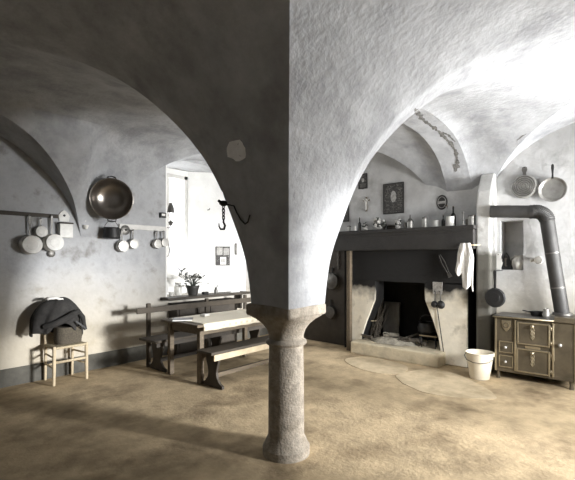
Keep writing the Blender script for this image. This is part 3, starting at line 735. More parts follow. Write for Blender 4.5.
# hook and chain on the vault
hp, hd = Vector((2.165, 2.53, 2.0)), Vector((.65, -.65, .2)).normalized()
t = thing('hanging_scale', 'black iron hook and chain hanging from the vault edge near the column', 'hook', hp-hd*.03)
MB().ball((0, 0, 0), .03, 12, (1.3, 1, .8)).tube([(-.05, 0, .015), (.0, 0, 0), (.06, .01, .02)], .012, 8).tube([(0, 0, 0), hd*.08], .012, 8).build('mount', 'iron', t)
m = MB()
for k_ in range(4):
    z = -.03-.028*k_; c = []
    for i in range(13):
        a = 2*PI*i/12; u, w_ = .011*math.cos(a), .019*math.sin(a); c.append((u, 0, z+w_) if k_ % 2 else (0, u, z+w_))
    m.tube(c, .0045, 6, False)
m.build('chain', 'iron', t)
MB().tube([(0, 0, -.12), (.0, 0, -.15), (.016, 0, -.175), (.006, 0, -.205), (-.03, 0, -.208), (-.045, 0, -.185), (-.046, 0, -.16)], [.006, .008, .009, .009, .008, .006, .003], 8).build('hook', 'iron', t)
pts = []
for px, py in ((234, 206), (237, 213), (241, 220), (245, 224), (248, 222), (250, 215)):
    p, d = hit(px, py); pts.append(p-d*.012-(hp-hd*.03))
pts.insert(0, Vector((0, 0, 0)))
MB().tube(pts, .006, 6).build('cord', 'iron', t)

# ------------------------------------------------------------------ mantel and hearth
XM = 5.90
MZ = 2.02
t = thing('mantelpiece', 'long dark wooden mantelpiece over the fireplace', 'mantelpiece', (XM, 2.97, 0))
MB().box(-.03, .40, -1.215, 1.20, 1.965, MZ).build('shelf', 'mantel', t, bevel=.008)
MB().box(.0, .16, -1.20, 1.15, 1.69, 1.965).build('beam', 'mantel', t, bevel=.012)
MB().box(-.012, .0, -1.20, 1.15, 1.925, 1.965).build('moulding', 'mantel', t, bevel=.004)
py_ = onB(349, 300, 5.98).y
MB().box(.05, .13, py_-2.97-.035, py_-2.97+.035, -.01, 1.69).build('post', 'wood', t, bevel=.006)
hz = .185
m = MB()
a, b = onB(350, 352, 5.84).y, onB(439, 367, 5.84).y
t = tag(MB().box(5.84, 6.78, b, a, -.02, hz).build('hearth_stone', 'hearth', bevel=.025, seg=3), 'low worn stone hearth slab in front of the fire opening', 'hearth')
# in the hearth
ym = .5*(a+b)
t = thing('fireback', 'tall plain iron fireback slab leaning at the back of the fireplace', 'fireback', (6.55, onB(391, 315, 6.55).y, hz), WB)
MB().box(-.15, .15, -.03, .03, 0, .62, Matrix.Rotation(math.radians(-4), 4, 'X')).build('plate', 'grey_iron', t, bevel=.01)
MB().box(-.12, .12, -.036, -.028, .05, .57, Matrix.Rotation(math.radians(-4), 4, 'X')).build('panel', 'grey_iron', t, bevel=.006)
# brushwood bundle at the left (uncountable twigs)
random.seed(5)
m = MB(); c0 = Vector((6.36, onB(371, 330, 6.36).y, hz+.004))
for i in range(60):
    bx = c0+Vector((random.uniform(-.10, .10), random.uniform(-.13, .10), .012)); L = random.uniform(.35, .68)
    tip = bx+Vector((random.uniform(.0, .16), random.uniform(-.22, .12), L)); mid = (bx+tip)/2+Vector((random.uniform(-.04, .04), random.uniform(-.04, .04), 0))
    m.tube([bx, mid, tip], [.009, .007, .003], 6)
t = thing('brushwood_bundle', 'bundle of dark twigs standing in the left corner of the fireplace', 'firewood', c0)
m.v = [v-c0 for v in m.v]; o = m.build('twigs', 'bark', t); o['kind'] = 'stuff'
MB().tube([(.10*math.cos(2*PI*i/20), -.02+.12*math.sin(2*PI*i/20), .3) for i in range(21)], .008, 6, False).build('tie', 'rush', t)
# ash heap
vs = []; n = 30; rows = 8
for i in range(rows+1):
    r = i/rows
    for j in range(n):
        a_ = 2*PI*j/n; k_ = r*(1+.25*noise.noise(Vector((math.cos(a_), math.sin(a_), 3))))
        x, y = .19*k_*math.cos(a_), .42*k_*math.sin(a_); vs.append((x, y, max(0, .085*(1-r*r)+.03*noise.noise(Vector((x*14, y*14, 1))))))
fs = [(i*n+j, i*n+(j+1) % n, (i+1)*n+(j+1) % n, (i+1)*n+j) for i in range(rows) for j in range(n)]
o = MB().add(vs, fs, True).build('ash_heap', 'ash', None, loc=(6.16, 3.12, hz+.002)); o['kind'] = 'stuff'; tag(o, 'low heap of pale ash spread across the hearth slab', 'ash')
def log(label, px, py, L, r, rz, m_='bark', x=6.1, z=hz+.03, tilt=.0):
    p = onZ(px, py, z); 
    t = thing('firewood_log', label, 'log', (p.x, p.y, z+r), rz, 'logs on the hearth', ry=tilt)
    k = 7; MB().tube([(-L/2+L*i/k, .012*noise.noise(Vector((i*.7, px, 0))), .012*noise.noise(Vector((i*.7, py, 5)))) for i in range(k+1)], [r*(.9+.2*noise.noise(Vector((i*1.1, px, 2)))) for i in range(k+1)], 10).build('trunk', m_, t)
    MB().tube([(L*.1, 0, 0), (L*.16, r*1.5, r*.8), (L*.19, r*2.2, r*1.1)], [r*.5, r*.35, r*.2], 7).build('twig', m_, t)
log('charred log at the left end of the hearth slab', 366, 338, .30, .032, 1.2)
log('short pale log lying in the ash at the middle of the hearth', 391, 337, .26, .04, 1.9, 'ash')
log('dark log crossing the ash right of the middle of the hearth', 402, 341, .34, .03, .7)
log('thick burnt log at the right end of the ash heap', 412, 343, .34, .042, 2.0)
log('thin stick sloping over the logs at the right of the ash', 408, 338, .40, .018, 2.6, 'bark', z=hz+.09, tilt=.22)
log('small charred stub in front of the pot in the fireplace', 422, 345, .16, .024, 1.0)
# pot on trivet
pp = onZ(428, 343, hz); yy = onB(428, 330, 6.36).y
t = thing('iron_trivet', 'black three-legged iron stand at the right of the fireplace', 'trivet', (6.34, yy, hz))
MB().tube([(.13*math.cos(2*PI*i/24), .13*math.sin(2*PI*i/24), .16) for i in range(25)], .009, 8, False).build('ring', 'iron', t)
for k_ in range(3):
    a_ = 2*PI*k_/3+.4; MB().tube([(.13*math.cos(a_), .13*math.sin(a_), .16), (.15*math.cos(a_), .15*math.sin(a_), .0)], .008, 8).build('leg', 'iron', t)
t = thing('cauldron', 'round black cauldron standing on the iron stand in the fireplace', 'pot', (6.34, yy, hz+.162))
MB().lathe([(0, .0), (.09, .01), (.145, .06), (.155, .12), (.13, .19), (.14, .205), (.125, .205), (.118, .19), (.14, .12), (.13, .06), (0, .02)], None, 30).build('body', 'iron', t)
MB().tube([(0, -.135, .2), (0, -.12, .27), (0, -.05, .315), (0, .05, .315), (0, .12, .27), (0, .135, .2)], .006, 8).build('bail', 'iron', t)
yy2 = onB(428, 332, 6.15).y
t = thing('fire_grate_bar', 'bright iron toasting bar on feet in front of the cauldron', 'grate', (6.15, yy2, hz), WB)
MB().box(-.14, .14, -.008, .008, .175, .192).build('bar', 'stove_trim', t)
for sx in (-.11, .11): MB().tube([(sx, 0, .18), (sx, 0, .0)], .007, 8).build('leg', 'iron', t)
# poker
p = onB(439, 345, 6.0)
tag(MB().tube([(6.045, onB(442, 345, 6.045).y-.02, hz+.002), (6.06, onB(437, 312, 6.06).y, .82)], .007, 8).tube([(6.06, onB(437, 312, 6.06).y, .82), (6.06, onB(437, 312, 6.06).y, .85), (6.06, onB(436, 311, 6.06).y+.02, .86)], .009, 8).build('poker', 'iron'), 'thin iron poker leaning at the right edge of the fire opening', 'poker')

# ------------------------------------------------------------------ utensils on the jambs
XF = XJ-.004
def B_(px, py, x=XF): return onB(px, py, x)
t = thing('utensil_rack', 'small pale plate with hooks on the right jamb holding two ladles', 'rack', B_(437.5, 290), WB)
MB().prism([(-.07, -.06), (.07, -.06), (.075, .12), (-.075, .12)], -.012, .004).build('plate', 'pale_print', t, bevel=.004)
for sx in (-.035, .035): MB().tube([(sx, -.01, -.02), (sx, -.035, -.025), (sx, -.04, -.005)], .005, 7).build('hook', 'iron', t)
def ladle(label, px, L, r, rot=0):
    t = thing('ladle', label, 'ladle', B_(px, 291.5, XF-.035), WB, 'ladles on the right jamb', ry=rot)
    MB().tube([(0, 0, 0), (0, -.004, -L*.5), (0, -.002, -L)], [.006, .007, .009], 8).build('handle', 'grey_iron', t)
    MB().lathe([(0, .045), (r*.55, .038), (r*.9, .016), (r, 0), (r*.94, 0), (r*.82, .014), (0, .036)], Matrix.Translation((0, -.01, -L-r*.8)) @ RX, 24).build('bowl', 'iron', t)
ladle('left ladle of the two on the jamb, with the smaller bowl', 435.3, .15, .052, .06)
ladle('right ladle of the two on the jamb, with the wider bowl', 439.8, .145, .062, -.08)
p = B_(444, 264, XF)
t = thing('fire_tongs', 'long iron tongs hanging aslant above the ladles', 'tongs', B_(439.5, 255, XF-.02), WB, ry=math.radians(-26))
for sx in (-1, 1): MB().tube([(sx*.01, 0, 0), (sx*.024, 0, -.12), (sx*.012, 0, -.30)], .006, 8).build('arm', 'grey_iron', t)
MB().prism([(-.022, -.30), (.022, -.30), (.03, -.36), (-.03, -.36)], -.006, .006).build('jaw', 'grey_iron', t)
MB().tube([(0, .024, 0), (0, -.02, 0)], .008, 8).build('pivot', 'iron', t)
# towel on a bar
bx = onB(466, 246, 5.88)
t = thing('towel_bar', 'short pale wooden bar at the right end of the mantelpiece', 'bar', (XM, onB(470, 246, 5.86).y, onB(470, 245, 5.86).z), WB)
MB().tube([(-.10, -.035, 0), (.12, -.035, 0)], .010, 10).build('rod', 'pale_wood', t)
for sx in (-.08, .11): MB().tube([(sx, -.035, 0), (sx, .012, 0)], .009, 8).build('arm', 'pale_wood', t)
TW = onB(465, 244, 5.85)
vs = []; ni, nj = 30, 16
for i in range(ni+1):
    q = i/ni
    for j in range(nj+1):
        s = j/nj-.5
        wd = .055+.05*math.sin(min(1, q*1.8)*PI/2)-.012*max(0, q-.6)
        L = .62-.20*sstep((.02-s)/.12)+.03*math.sin(s*14)
        dep = .020*math.sin(s*13+q*2.5+.6)*(.4+q*.5)+.014*noise.noise(Vector((s*9, q*3, 2)))
        x = s*wd*2+.035*q*(1 if s > 0 else .2)-.02*q+.010*math.sin(q*5+s*2)
        vs.append((x, -.018+dep-.012*min(1, q*6), .012-L*q+.02*math.sin(s*9)*q))
o = MB().add(vs, [(i*(nj+1)+j, i*(nj+1)+j+1, (i+1)*(nj+1)+j+1, (i+1)*(nj+1)+j) for i in range(ni) for j in range(nj)], True).build('towel', 'linen')
o.location = (XM-.035, TW.y, TW.z); o.rotation_euler = (0, 0, WB); o.modifiers.new('solid', 'SOLIDIFY').thickness = .012
tag(o, 'white towel hanging in folds from the bar at the mantel end', 'towel')

# ------------------------------------------------------------------ pictures and mantel things
def framed(label, px, py, w, h, name='framed_picture', inner='print', rot=0):
    t = thing(name, label, 'picture', onB(px, py, XB-.004), WB, rx=rot)
    f = .018
    MB().box(-w, w, -.02, .0, h-f, h).box(-w, w, -.02, 0, -h, -h+f).box(-w, -w+f, -.02, 0, -h+f, h-f).box(w-f, w, -.02, 0, -h+f, h-f).build('frame', 'frame', t, bevel=.003)
    MB().box(-w+f, w-f, -.008, 0, -h+f, h-f).build('print', inner, t)
    return t
t = framed('large dark framed print in the middle of the wall above the mantelpiece', 393.5, 198.5, .185, .255)
MB().lathe([(.05, 0), (.05, .003)], Matrix.Translation((0, -.008, .03)) @ Matrix.Diagonal((1, 1, 1.9, 1)) @ RX, 24).build('figure', 'pale_print', t)
m = MB().box(-.05, .05, -.0105, -.008, -.145, -.135).box(-.005, .005, -.0105, -.008, -.19, -.10)
m.build('lower_ornament', 'grey_iron', t)
for sx in (-1, 1):
    for k_ in range(6): MB().box(sx*.105-.03, sx*.105+.03, -.0105, -.008, -.19+.068*k_, -.165+.068*k_).build('ornament', 'grey_iron', t)
t = framed('small dark framed portrait highest on the wall above the mantelpiece', 363, 181.5, .088, .132)
MB().ball((0, -.008, .02), .034, 12, (.8, .12, 1.1)).build('head', 'pale_print', t)
MB().lathe([(.055, 0), (.05, .003)], Matrix.Translation((0, -.008, -.085)) @ RX, 20).build('shoulders', 'grey_iron', t)
framed('dark framed picture partly behind the column at the left of the mantel', 344.5, 211.5, .10, .19)
t = thing('crucifix', 'small pale crucifix on the wall between the two framed pictures', 'crucifix', onB(366.5, 204, XB-.004), WB)
MB().box(-.014, .014, -.016, 0, -.13, .12).box(-.065, .065, -.016, 0, .05, .075).build('cross', 'wood', t, bevel=.003)
MB().tube([(0, -.026, -.115), (.004, -.03, -.05), (0, -.03, .03), (0, -.03, .055)], [.008, .013, .017, .01], 10).tube([(-.058, -.024, .085), (-.03, -.026, .055), (0, -.028, .045), (.03, -.026, .055), (.058, -.024, .085)], .008, 8).ball((.003, -.034, .075), .016, 10).build('figure', 'ceramic', t)
t = thing('oval_plaque', 'dark oval plaque with a pale band high at the right above the mantel tins', 'plaque', onB(442, 202.5, XB-.004), WB)
MB().lathe([(.083, 0), (.085, .01), (.075, .018), (0, .02)], Matrix.Diagonal((1, 1, 1.35, 1)) @ RX, 32).build('plate', 'frame', t)
MB().tube([(.062*math.cos(2*PI*i/32), -.02, .062*1.35*math.sin(2*PI*i/32)) for i in range(33)], .004, 6, False).build('ring', 'pale_print', t)
MB().box(-.055, .055, -.024, -.018, -.022, .018).build('band', 'pale_print', t, bevel=.003)

def on_mantel(px, x=6.06): return (x, onB(px, 228, x).y, MZ+.001)
g = 'pots and bottles on the mantelpiece'
def tin(label, px, r, h, m_='tin', x=6.06, lid=True, name='tin', knob=False):
    t = thing(name, label, 'tin' if name == 'tin' else 'jar', on_mantel(px, x), 0, g)
    MB().lathe([(0, 0), (r, 0), (r, h), (r*.94, h), (r*.94, h*.9), (0, h*.88)], None, 24).build('body', m_, t)
    if lid: MB().lathe([(r*1.04, h*.97), (r*1.05, h*1.10), (r*.8, h*1.13), (0, h*1.15)], None, 24).build('lid', 'grey_iron', t)
    if knob: MB().ball((0, 0, h*1.19), r*.2, 8).build('knob', 'grey_iron', t)
    return t
def bottle(label, px, r, h, m_='darkglass', x=6.08, name='bottle'):
    t = thing(name, label, 'bottle', on_mantel(px, x), 0, g)
    MB().lathe([(0, 0), (r, 0), (r, h*.55), (r*.8, h*.64), (r*.32, h*.74), (r*.3, h*.95), (r*.38, h*.95), (r*.38, h), (0, h)], None, 20).build('body', m_, t)
    MB().lathe([(r*.28, h), (r*.3, h+.018), (0, h+.02)], None, 12).build('stopper', 'wood', t)
    return t
def candlestick(label, px, h, m_='tin', x=6.06):
    t = thing('candlestick', label, 'candlestick', on_mantel(px, x), 0, g)
    MB().lathe([(0, 0), (.042, 0), (.045, .008), (.03, .018), (.012, .03), (.010, h*.35), (.016, h*.42), (.009, h*.5), (.010, h*.85), (.022, h*.88), (.024, h*.92), (.011, h*.93), (.011, h), (0, h)], None, 20).build('stem', m_, t)
    return t
def bouquet(label, px, R_, h, x=6.06):
    t = thing('flower_vase', label, 'vase', on_mantel(px, x), 0, g)
    MB().lathe([(0, 0), (.03, 0), (.045, h*.3), (.03, h*.5), (.035, h*.55), (.028, h*.55), (0, h*.4)], None, 18).build('vase', 'floral', t)
    m = MB(); m2 = MB(); random.seed(int(px))
    for i in range(22):
        d = Vector((random.gauss(0, 1), random.gauss(0, 1), random.gauss(0, 1))).normalized(); p_ = Vector((d.x*R_*.7, d.y*R_, h*.55+R_*.7+d.z*R_*.85))
        (m if i % 3 else m2).ball(p_, R_*random.uniform(.24, .36), 8, jit=.5, seed=i)
        if i % 3: m.build('bloom', 'bloom', t); m = MB()
    m2.ball((0, 0, h*.55+R_*.6), R_*.55, 10, jit=.3); m2.build('foliage', 'leaf', t)
    return t
tin('small pale jar at the far left of the mantelpiece beside the column', 349, .035, .09, 'ceramic', knob=True, name='jar')
bottle('slender dark bottle with a tall neck left of the flower posy on the mantel', 359.5, .028, .22)
tin('little glass of pale powder left of the slender dark bottle', 355, .022, .085, 'ceramic', lid=False, name='jar', x=6.0)
bouquet('small white flower posy in a vase below the crucifix', 365, .05, .10)
bouquet('largest round white bouquet on the mantel left of the large print', 378.5, .09, .10)
bottle('small dark phial right of the largest bouquet', 386, .02, .10)
t = thing('wooden_box', 'low flat box with pale lid on the mantel under the large print', 'box', on_mantel(391, 6.18), WB, g)
MB().box(-.12, .12, -.05, .05, 0, .075).build('body', 'dark_wood', t, bevel=.003)
MB().box(-.125, .125, -.055, .055, .075, .10).build('lid', 'pale_print', t, bevel=.003)
bouquet('upright white posy on the mantel below the right edge of the large print', 398, .055, .12)
tin('small plain tin right of the upright posy', 405.5, .026, .09, 'grey_iron')
t = tin('pewter jug-like canister with a spiked lid right of the large print', 410, .05, .11, 'tin', lid=True)
MB().lathe([(.04, .125), (.03, .15), (.012, .165), (.008, .215), (0, .22)], None, 18).build('spire', 'grey_iron', t)
tin('tall narrow canister midway between the large print and the oval plaque', 424.5, .038, .145, 'tin', knob=True)
tin('short white lidless beaker left of the oval plaque', 435.5, .045, .105, 'enamel', lid=False)
bottle('slim bottle standing left of the tall clear bottle under the plaque', 443, .026, .17, 'darkglass', x=6.1)
bottle('tall clear glass bottle behind the white tin under the plaque', 446.5, .042, .31, 'glass', x=6.14)
tin('bright white tin in front of the tall bottles under the plaque', 450, .055, .145, 'enamel', x=6.02, lid=False)
bottle('dark long-necked bottle behind the white tin', 453, .038, .29, 'darkglass', x=6.16)
candlestick('tall metal candlestick near the right end of the mantelpiece', 463, .21)
tin('dark lidded tin at the right end of the mantelpiece', 471.5, .048, .13, 'tin')
tin('small grey canister between the candlestick and the dark lidded tin', 467.5, .03, .09, 'grey_iron', x=6.15)

# ------------------------------------------------------------------ dark wall left of the fireplace
hang_pan('large dark pan hanging left of the fireplace post, the upper of two', onB(333, 268, XB-.036), WB, .15, .24, .06, 'grey_iron', 'iron', group='pans left of the fireplace', name='frying_pan')
hang_pan('smaller dark pan hanging lowest left of the fireplace post', onB(331.5, 300, XB-.036), WB, .115, .22, .05, 'grey_iron', 'iron', group='pans left of the fireplace', name='frying_pan')
t = thing('pot_chain', 'iron chain of links hanging on the dark wall left of the fireplace post', 'chain', onB(338, 246, XB-.06), WB)
m = MB()
for k_ in range(9):
    z = -.03-.045*k_; c = [((.014*math.cos(2*PI*i/12) if k_ % 2 else 0), (0 if k_ % 2 else .014*math.cos(2*PI*i/12)), z+.029*math.sin(2*PI*i/12)) for i in range(13)]
    m.tube(c, .006, 6, False)
m.build('links', 'tin', t)
MB().tube([(0, .03, 0), (0, -.01, .0)], .008, 8).build('nail', 'iron', t)

# ------------------------------------------------------------------ stove corner
ST = 5.86
sy1, sy0 = 1.485, .60
t = thing('cooking_stove', 'ornate brown cast-iron cooking range with drawers and doors at the right wall', 'stove', (ST, sy1, 0), WB)
Wd = sy1-sy0; D_ = .41
def sx_(px, py=340): return sy1-onB(px, py, ST).y
def sz_(px, py): return onB(px, py, ST).z
s2 = sx_(554)
MB().box(0, Wd, 0, D_, .09, .785).build('body', 'stove', t, bevel=.008)
MB().box(-.02, s2, -.03, D_, .785, .815).build('top_plate', 'grey_iron', t, bevel=.006)
MB().box(s2, Wd+.01, -.03, D_, .785, .85).build('top_plate', 'stove', t, bevel=.006)
MB().tube([(-.02, -.045, .80), (s2, -.045, .80)], .010, 10).build('rail', 'stove_trim', t)
MB().box(0, Wd, -.006, .0, .09, .13).build('plinth', 'stove', t, bevel=.003)
for x in (.03, Wd-.05):
    for y in (.03, D_-.06): MB().tube([(x, y, .10), (x, y, .05), (x, y-.01, -.008)], [.03, .02, .026], 10).build('foot', 'stove', t)
xa, xb = sx_(499), sx_(513)
zq = [(sz_(506, 341), sz_(506, 352.5)), (sz_(506, 355), sz_(506, 367))]
def border(x0, x1, z0, z1, w=.014, y=-.016):
    return MB().box(x0, x1, y, 0, z1-w, z1).box(x0, x1, y, 0, z0, z0+w).box(x0, x0+w, y, 0, z0+w, z1-w).box(x1-w, x1, y, 0, z0+w, z1-w)
for z1, z0 in zq:
    d = MB().box(xa, xb, -.012, .0, z0, z1).build('drawer', 'stove', t, bevel=.004)
    border(xa, xb, z0, z1, .012, -.02).build('drawer_frame', 'stove_trim', d, bevel=.003)
    xm = (xa+xb)/2; zm = (z0+z1)/2
    MB().tube([(xm, 0, zm), (xm, -.04, zm)], .007, 8).ball((xm, -.045, zm), .019, 10).build('knob', 'tin', d)
# shield emblem
xm = sx_(506); zm = sz_(506, 325)
MB().prism([(xm-.055, zm+.06), (xm+.055, zm+.06), (xm+.05, zm-.02), (xm+.025, zm-.06), (xm, zm-.085), (xm-.025, zm-.06), (xm-.05, zm-.02)], -.012, 0).build('emblem', 'stove_trim', t, bevel=.004)
MB().tube([(xm+.03*math.cos(2*PI*i/16), -.016, zm+.03*math.sin(2*PI*i/16)) for i in range(17)], .005, 6, False).build('emblem_ring', 'stove', t)
def door(px0, px1, py0, py1, pym):
    x0, x1 = sx_(px0), sx_(px1); pm = (px0+px1)/2
    z1, z0 = sz_(pm, py0), sz_(pm, py1)
    d = MB().box(x0, x1, -.014, 0, z0, z1).build('door', 'stove', t, bevel=.006)
    border(x0, x1, z0, z1, .018, -.026).build('door_frame', 'stove_trim', d, bevel=.005)
    xm = sx_(532.5); zt = z1-.03
    h = MB().ball((xm, -.045, zt-.01), .022, 10)
    h.tube([(xm, -.014, zt-.01), (xm, -.045, zt-.01)], .008, 8)
    for k_ in range(3):
        zc = zt-.055-.045*k_; h.tube([(xm+.018*math.cos(2*PI*i/14), -.02, zc+.024*math.sin(2*PI*i/14)) for i in range(15)], .005, 6, False)
    h.tube([(xm, -.022, zt-.05), (xm, -.022, zt-.18)], .006, 6)
    h.build('latch', 'stove_trim', d)
    hb = MB()
    for zz in (z0+.05, z1-.05): hb.tube([(x1+.012, -.014, zz-.025), (x1+.012, -.014, zz+.025)], .011, 8)
    hb.build('hinge', 'stove_trim', d)
door(517, 550, 323, 345.5, 0); door(516.5, 550, 349.5, 373.5, 0)
x0, x1 = sx_(525), sx_(540)
MB().box(x0, x1, -.012, 0, sz_(532, 349), sz_(532, 346.2)).build('name_bar', 'stove_trim', t, bevel=.002)
for px in (515.2, 552.8):
    x = sx_(px); MB().tube([(x, -.008, .12), (x, -.012, .3), (x, -.006, .32), (x, -.012, .34), (x, -.012, .6), (x, -.008, .77)], [.014, .010, .018, .018, .010, .014], 10).build('pilaster', 'stove_trim', t)
x = sx_(560); MB().ball((x, -.03, sz_(560, 345)), .022, 10).tube([(x, 0, sz_(560, 345)), (x, -.03, sz_(560, 345))], .008, 8).build('tap', 'tin', t)
for x in (.008, Wd-.008): MB().box(x-.012, x+.012, -.012, .0, .09, .785).build('corner_strip', 'stove_trim', t, bevel=.003)
# stove pipe
e0 = onB(488.5, 212, 6.0); ze = onB(530, 212, 6.02).z
pts = [Vector((5.965, PYa-.005, e0.z)), Vector((6.0, 1.30, .5*(e0.z+ze))), Vector((6.02, 1.06, ze))]
arc = []
cy_, cz_ = 1.06, ze-.14
for i in range(1, 9):
    a_ = PI/2*i/8*.93; arc.append(Vector((6.02, cy_-.14*math.sin(a_), cz_+.14*math.cos(a_))))
end = Vector((6.06, .765, .836))
t = thing('stove_pipe', 'thick dark stove pipe bending from the chimney pier down to the stove', 'pipe', end)
pipe = [p-end for p in pts[:2]]+[Vector((6.02, 1.09, ze))-end]
MB().tube(pipe, .082, 24).build('horizontal_run', 'pipe', t)
el = [Vector((6.02, 1.12, ze))]+[Vector((6.02, 1.06, ze))]+arc
n_ = 28; m = MB(); rr = []; ee = []
for i in range(n_+1):
    f_ = i/n_*(len(el)-1); k_ = min(int(f_), len(el)-2); ee.append(el[k_].lerp(el[k_+1], f_-k_)-end); rr.append(.086+(.005 if i % 2 else 0))
m.tube(ee, rr, 24).build('elbow', 'pipe', t)
MB().tube([arc[-1]-end, (arc[-1]-end)*.5, Vector((0, 0, .02))], .082, 24).build('riser', 'pipe', t)
for q in (.30, .66):
    c = (arc[-1]-end)*q; dr = (arc[-1]-end).normalized(); MB().tube([c-dr*.008, c+dr*.008], .086, 24).build('seam', 'grey_iron', t)
MB().tube([Vector((0, 0, .018)), Vector((0, 0, .05))], .11, 24).build('flange', 'grey_iron', t)
# things on the stove
t = thing('water_jug', 'small pale jug on the stove top beside the pipe', 'jug', (6.0, onB(546, 315, 6.0).y, .816), WB)
MB().lathe([(0, 0), (.036, 0), (.046, .04), (.03, .085), (.036, .11), (.03, .11), (.024, .085), (.038, .04), (0, .01)], None, 20).build('body', 'tin', t)
MB().tube([(.034, 0, .10), (.062, 0, .085), (.058, 0, .05), (.042, 0, .035)], .005, 8).build('handle', 'tin', t)
t = thing('stove_pan', 'low dark pan with short handle on the stove left of the jug', 'pan', (6.10, onB(537, 313, 6.1).y, .816), WB)
MB().lathe([(0, 0), (.07, 0), (.085, .055), (.08, .055), (.066, .008), (0, .006)], None, 24).build('body', 'iron', t)
MB().tube([(-.08, 0, .045), (-.17, 0, .06)], .008, 8).build('handle', 'iron', t)
# bucket
bp = onZ(481, 377, 0)
t = thing('bucket', 'pale enamel bucket on the floor between the hearth and the stove', 'bucket', (bp.x-.02, bp.y+.015, 0))
MB().lathe([(0, -.008), (.118, -.008), (.122, .012), (.168, .315), (.178, .322), (.176, .332), (.164, .332), (.160, .315), (.112, .02), (0, .015)], None, 40).build('body', 'bucket', t)
MB().tube([(0, -.17, .31), (-.05, -.18, .27), (-.12, -.15, .235), (-.178, -.06, .222), (-.182, .03, .224), (-.14, .12, .24), (-.06, .175, .275), (0, .17, .31)], .005, 8).build('bail', 'grey_iron', t)
for sy in (-1, 1): MB().ball((0, sy*.172, .305), .018, 10, (1, .5, 1)).build('ear', 'bucket', t)
# pan on the wall by the pier and the paper behind it
hang_pan('black frying pan hanging between the chimney pier and the stove', onB(495, 271, 5.93), WB, .125, .355, .04, 'iron', 'iron', group=None, name='frying_pan', hw=.02, nail=.37)
# wall pans above the pipe
t = hang_pan('round ribbed mould pan hanging on the lunette wall, left of the skillet', onB(524.5, 168, XB-.025), WB, .155, .255, .05, 'tin', 'grey_iron', name='mould_pan', hw=.035)
m = MB()
for r in (.13, .105, .08, .055, .03): m.tube([(r*math.cos(2*PI*i/36), -.068, -.255+r*math.sin(2*PI*i/36)) for i in range(37)], .006, 6, False)
m.build('rings', 'grey_iron', t)
hang_pan('long-handled skillet hanging on the lunette wall at the far right', onB(553, 166, XB-.025), WB, .155, .315, .05, 'tin', 'iron', open_=True, name='skillet', hw=.017)
# niche contents
nx_ = XB+.12
t = thing('flat_iron', 'black flat iron standing on end in the wall niche', 'iron', (nx_-.02, onB(507, 272, nx_).y, NZ0+.001), WB)
MB().prism([(-.075, 0), (.075, 0), (.07, .08), (.03, .19), (.0, .24), (-.03, .19), (-.07, .08)], -.035, .005).build('sole', 'iron', t, bevel=.006)
MB().tube([(0, -.035, .05), (0, -.09, .06), (0, -.09, .15), (0, -.035, .16)], .011, 8).build('handle', 'dark_wood', t)
t = thing('pitcher', 'pale round pitcher in the wall niche beside the flat iron', 'pitcher', (nx_-.03, onB(518.5, 272, nx_).y, NZ0+.001), WB)
MB().lathe([(0, 0), (.055, 0), (.085, .07), (.08, .12), (.05, .17), (.055, .20), (.048, .20), (.042, .17), (.07, .11), (0, .02)], None, 24).build('body', 'ceramic', t)
MB().tube([(-.05, 0, .18), (-.10, 0, .16), (-.105, 0, .10), (-.08, 0, .07)], .008, 8).build('handle', 'ceramic', t)
p = onB(540, 260, XB)
t = thing('wall_tap', 'small pale spool-shaped peg sticking out of the wall right of the niche', 'peg', p, WB)
MB().lathe([(.022, -.02), (.022, .09), (.05, .092), (.055, .115), (.045, .13), (0, .132)], Matrix.Rotation(.0, 4, 'Z') @ RX, 20).build('spool', 'ceramic', t)
MB().tube([(-.05, -.10, .0), (-.10, -.10, -.01)], [.016, .024], 10).build('side_peg', 'ceramic', t)
t = thing('paper_scrap', 'torn white scrap of paper pinned to the wall above the black frying pan', 'paper', onB(498, 261, XB-.004), WB)
MB().prism([(-.05, -.10), (.03, -.12), (.06, -.03), (.03, .06), (.055, .12), (-.03, .10), (-.055, .02)], -.004, 0).build('sheet', 'paper', t)
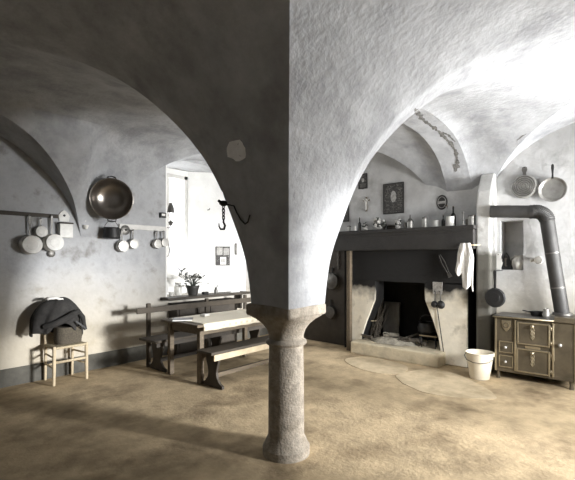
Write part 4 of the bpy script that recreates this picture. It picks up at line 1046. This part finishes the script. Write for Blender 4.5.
MB().ball((0, -.006, .09), .008, 8).build('pin', 'iron', t)

# ------------------------------------------------------------------ light
w = bpy.data.worlds.new('sky'); bpy.context.scene.world = w; w.use_nodes = True
w.node_tree.nodes['Background'].inputs[0].default_value = (.97, .985, 1, 1); w.node_tree.nodes['Background'].inputs[1].default_value = 1.6
def area(name, loc, target, sx, sy, power, col=(1, 1, 1), spread=PI):
    l = bpy.data.lights.new(name, 'AREA'); l.shape = 'RECTANGLE'; l.size = sx; l.size_y = sy; l.energy = power; l.spread = spread; l.color = col
    o = bpy.data.objects.new(name, l); C.objects.link(o); o.location = loc
    o.rotation_euler = (Vector(target)-Vector(loc)).to_track_quat('-Z', 'Y').to_euler()
    return o
area('daylight_side_window', (5.97, -9.0, 2.55), (3.2, 4, 1.5), 1.1, .9, 3700)
area('side_low_fill', (4.15, Y0-.30, 1.75), (5.3, 2.0, .5), .9, .8, 80, spread=1.75)  # added fill lamp, aimed low at stove, jambs and floor
area('corner_vault_fill', (5.55, Y0-.30, 1.35), (5.0, 3.4, 3.0), .7, .8, 95, spread=1.4)  # added lamp with narrowed spread, brightens the far vault
area('front_vault_fill', (XB+.80, -.10, 1.95), (3.2, 1.0, 2.9), .7, 1.0, 170, spread=1.4)  # added lamp aimed up at the right vault and column flare
area('daylight_left_window', (4.28, BK+.25, 2.25), (4.35, 2, 1.2), .75, 1.7, 34)

# ------------------------------------------------------------------ camera
cam = bpy.data.cameras.new('camera'); cam.sensor_width = 36; cam.lens = F/575*36; cam.clip_start = .05
cam.shift_x = (287.5-CX)/575; cam.shift_y = (CY-240)/575
co = bpy.data.objects.new('camera', cam); C.objects.link(co); co.location = (0, 0, H)
co.rotation_euler = (PI/2, 0, math.atan2(-AX[1], AX[1]*0+BX[1]) if False else -math.atan2(AX[1], BX[1]))
bpy.context.scene.camera = co
vs_ = bpy.context.scene.view_settings
vs_.view_transform = 'Standard'; vs_.look = 'None'; vs_.gamma = 1; vs_.exposure = 0; vs_.use_curve_mapping = False
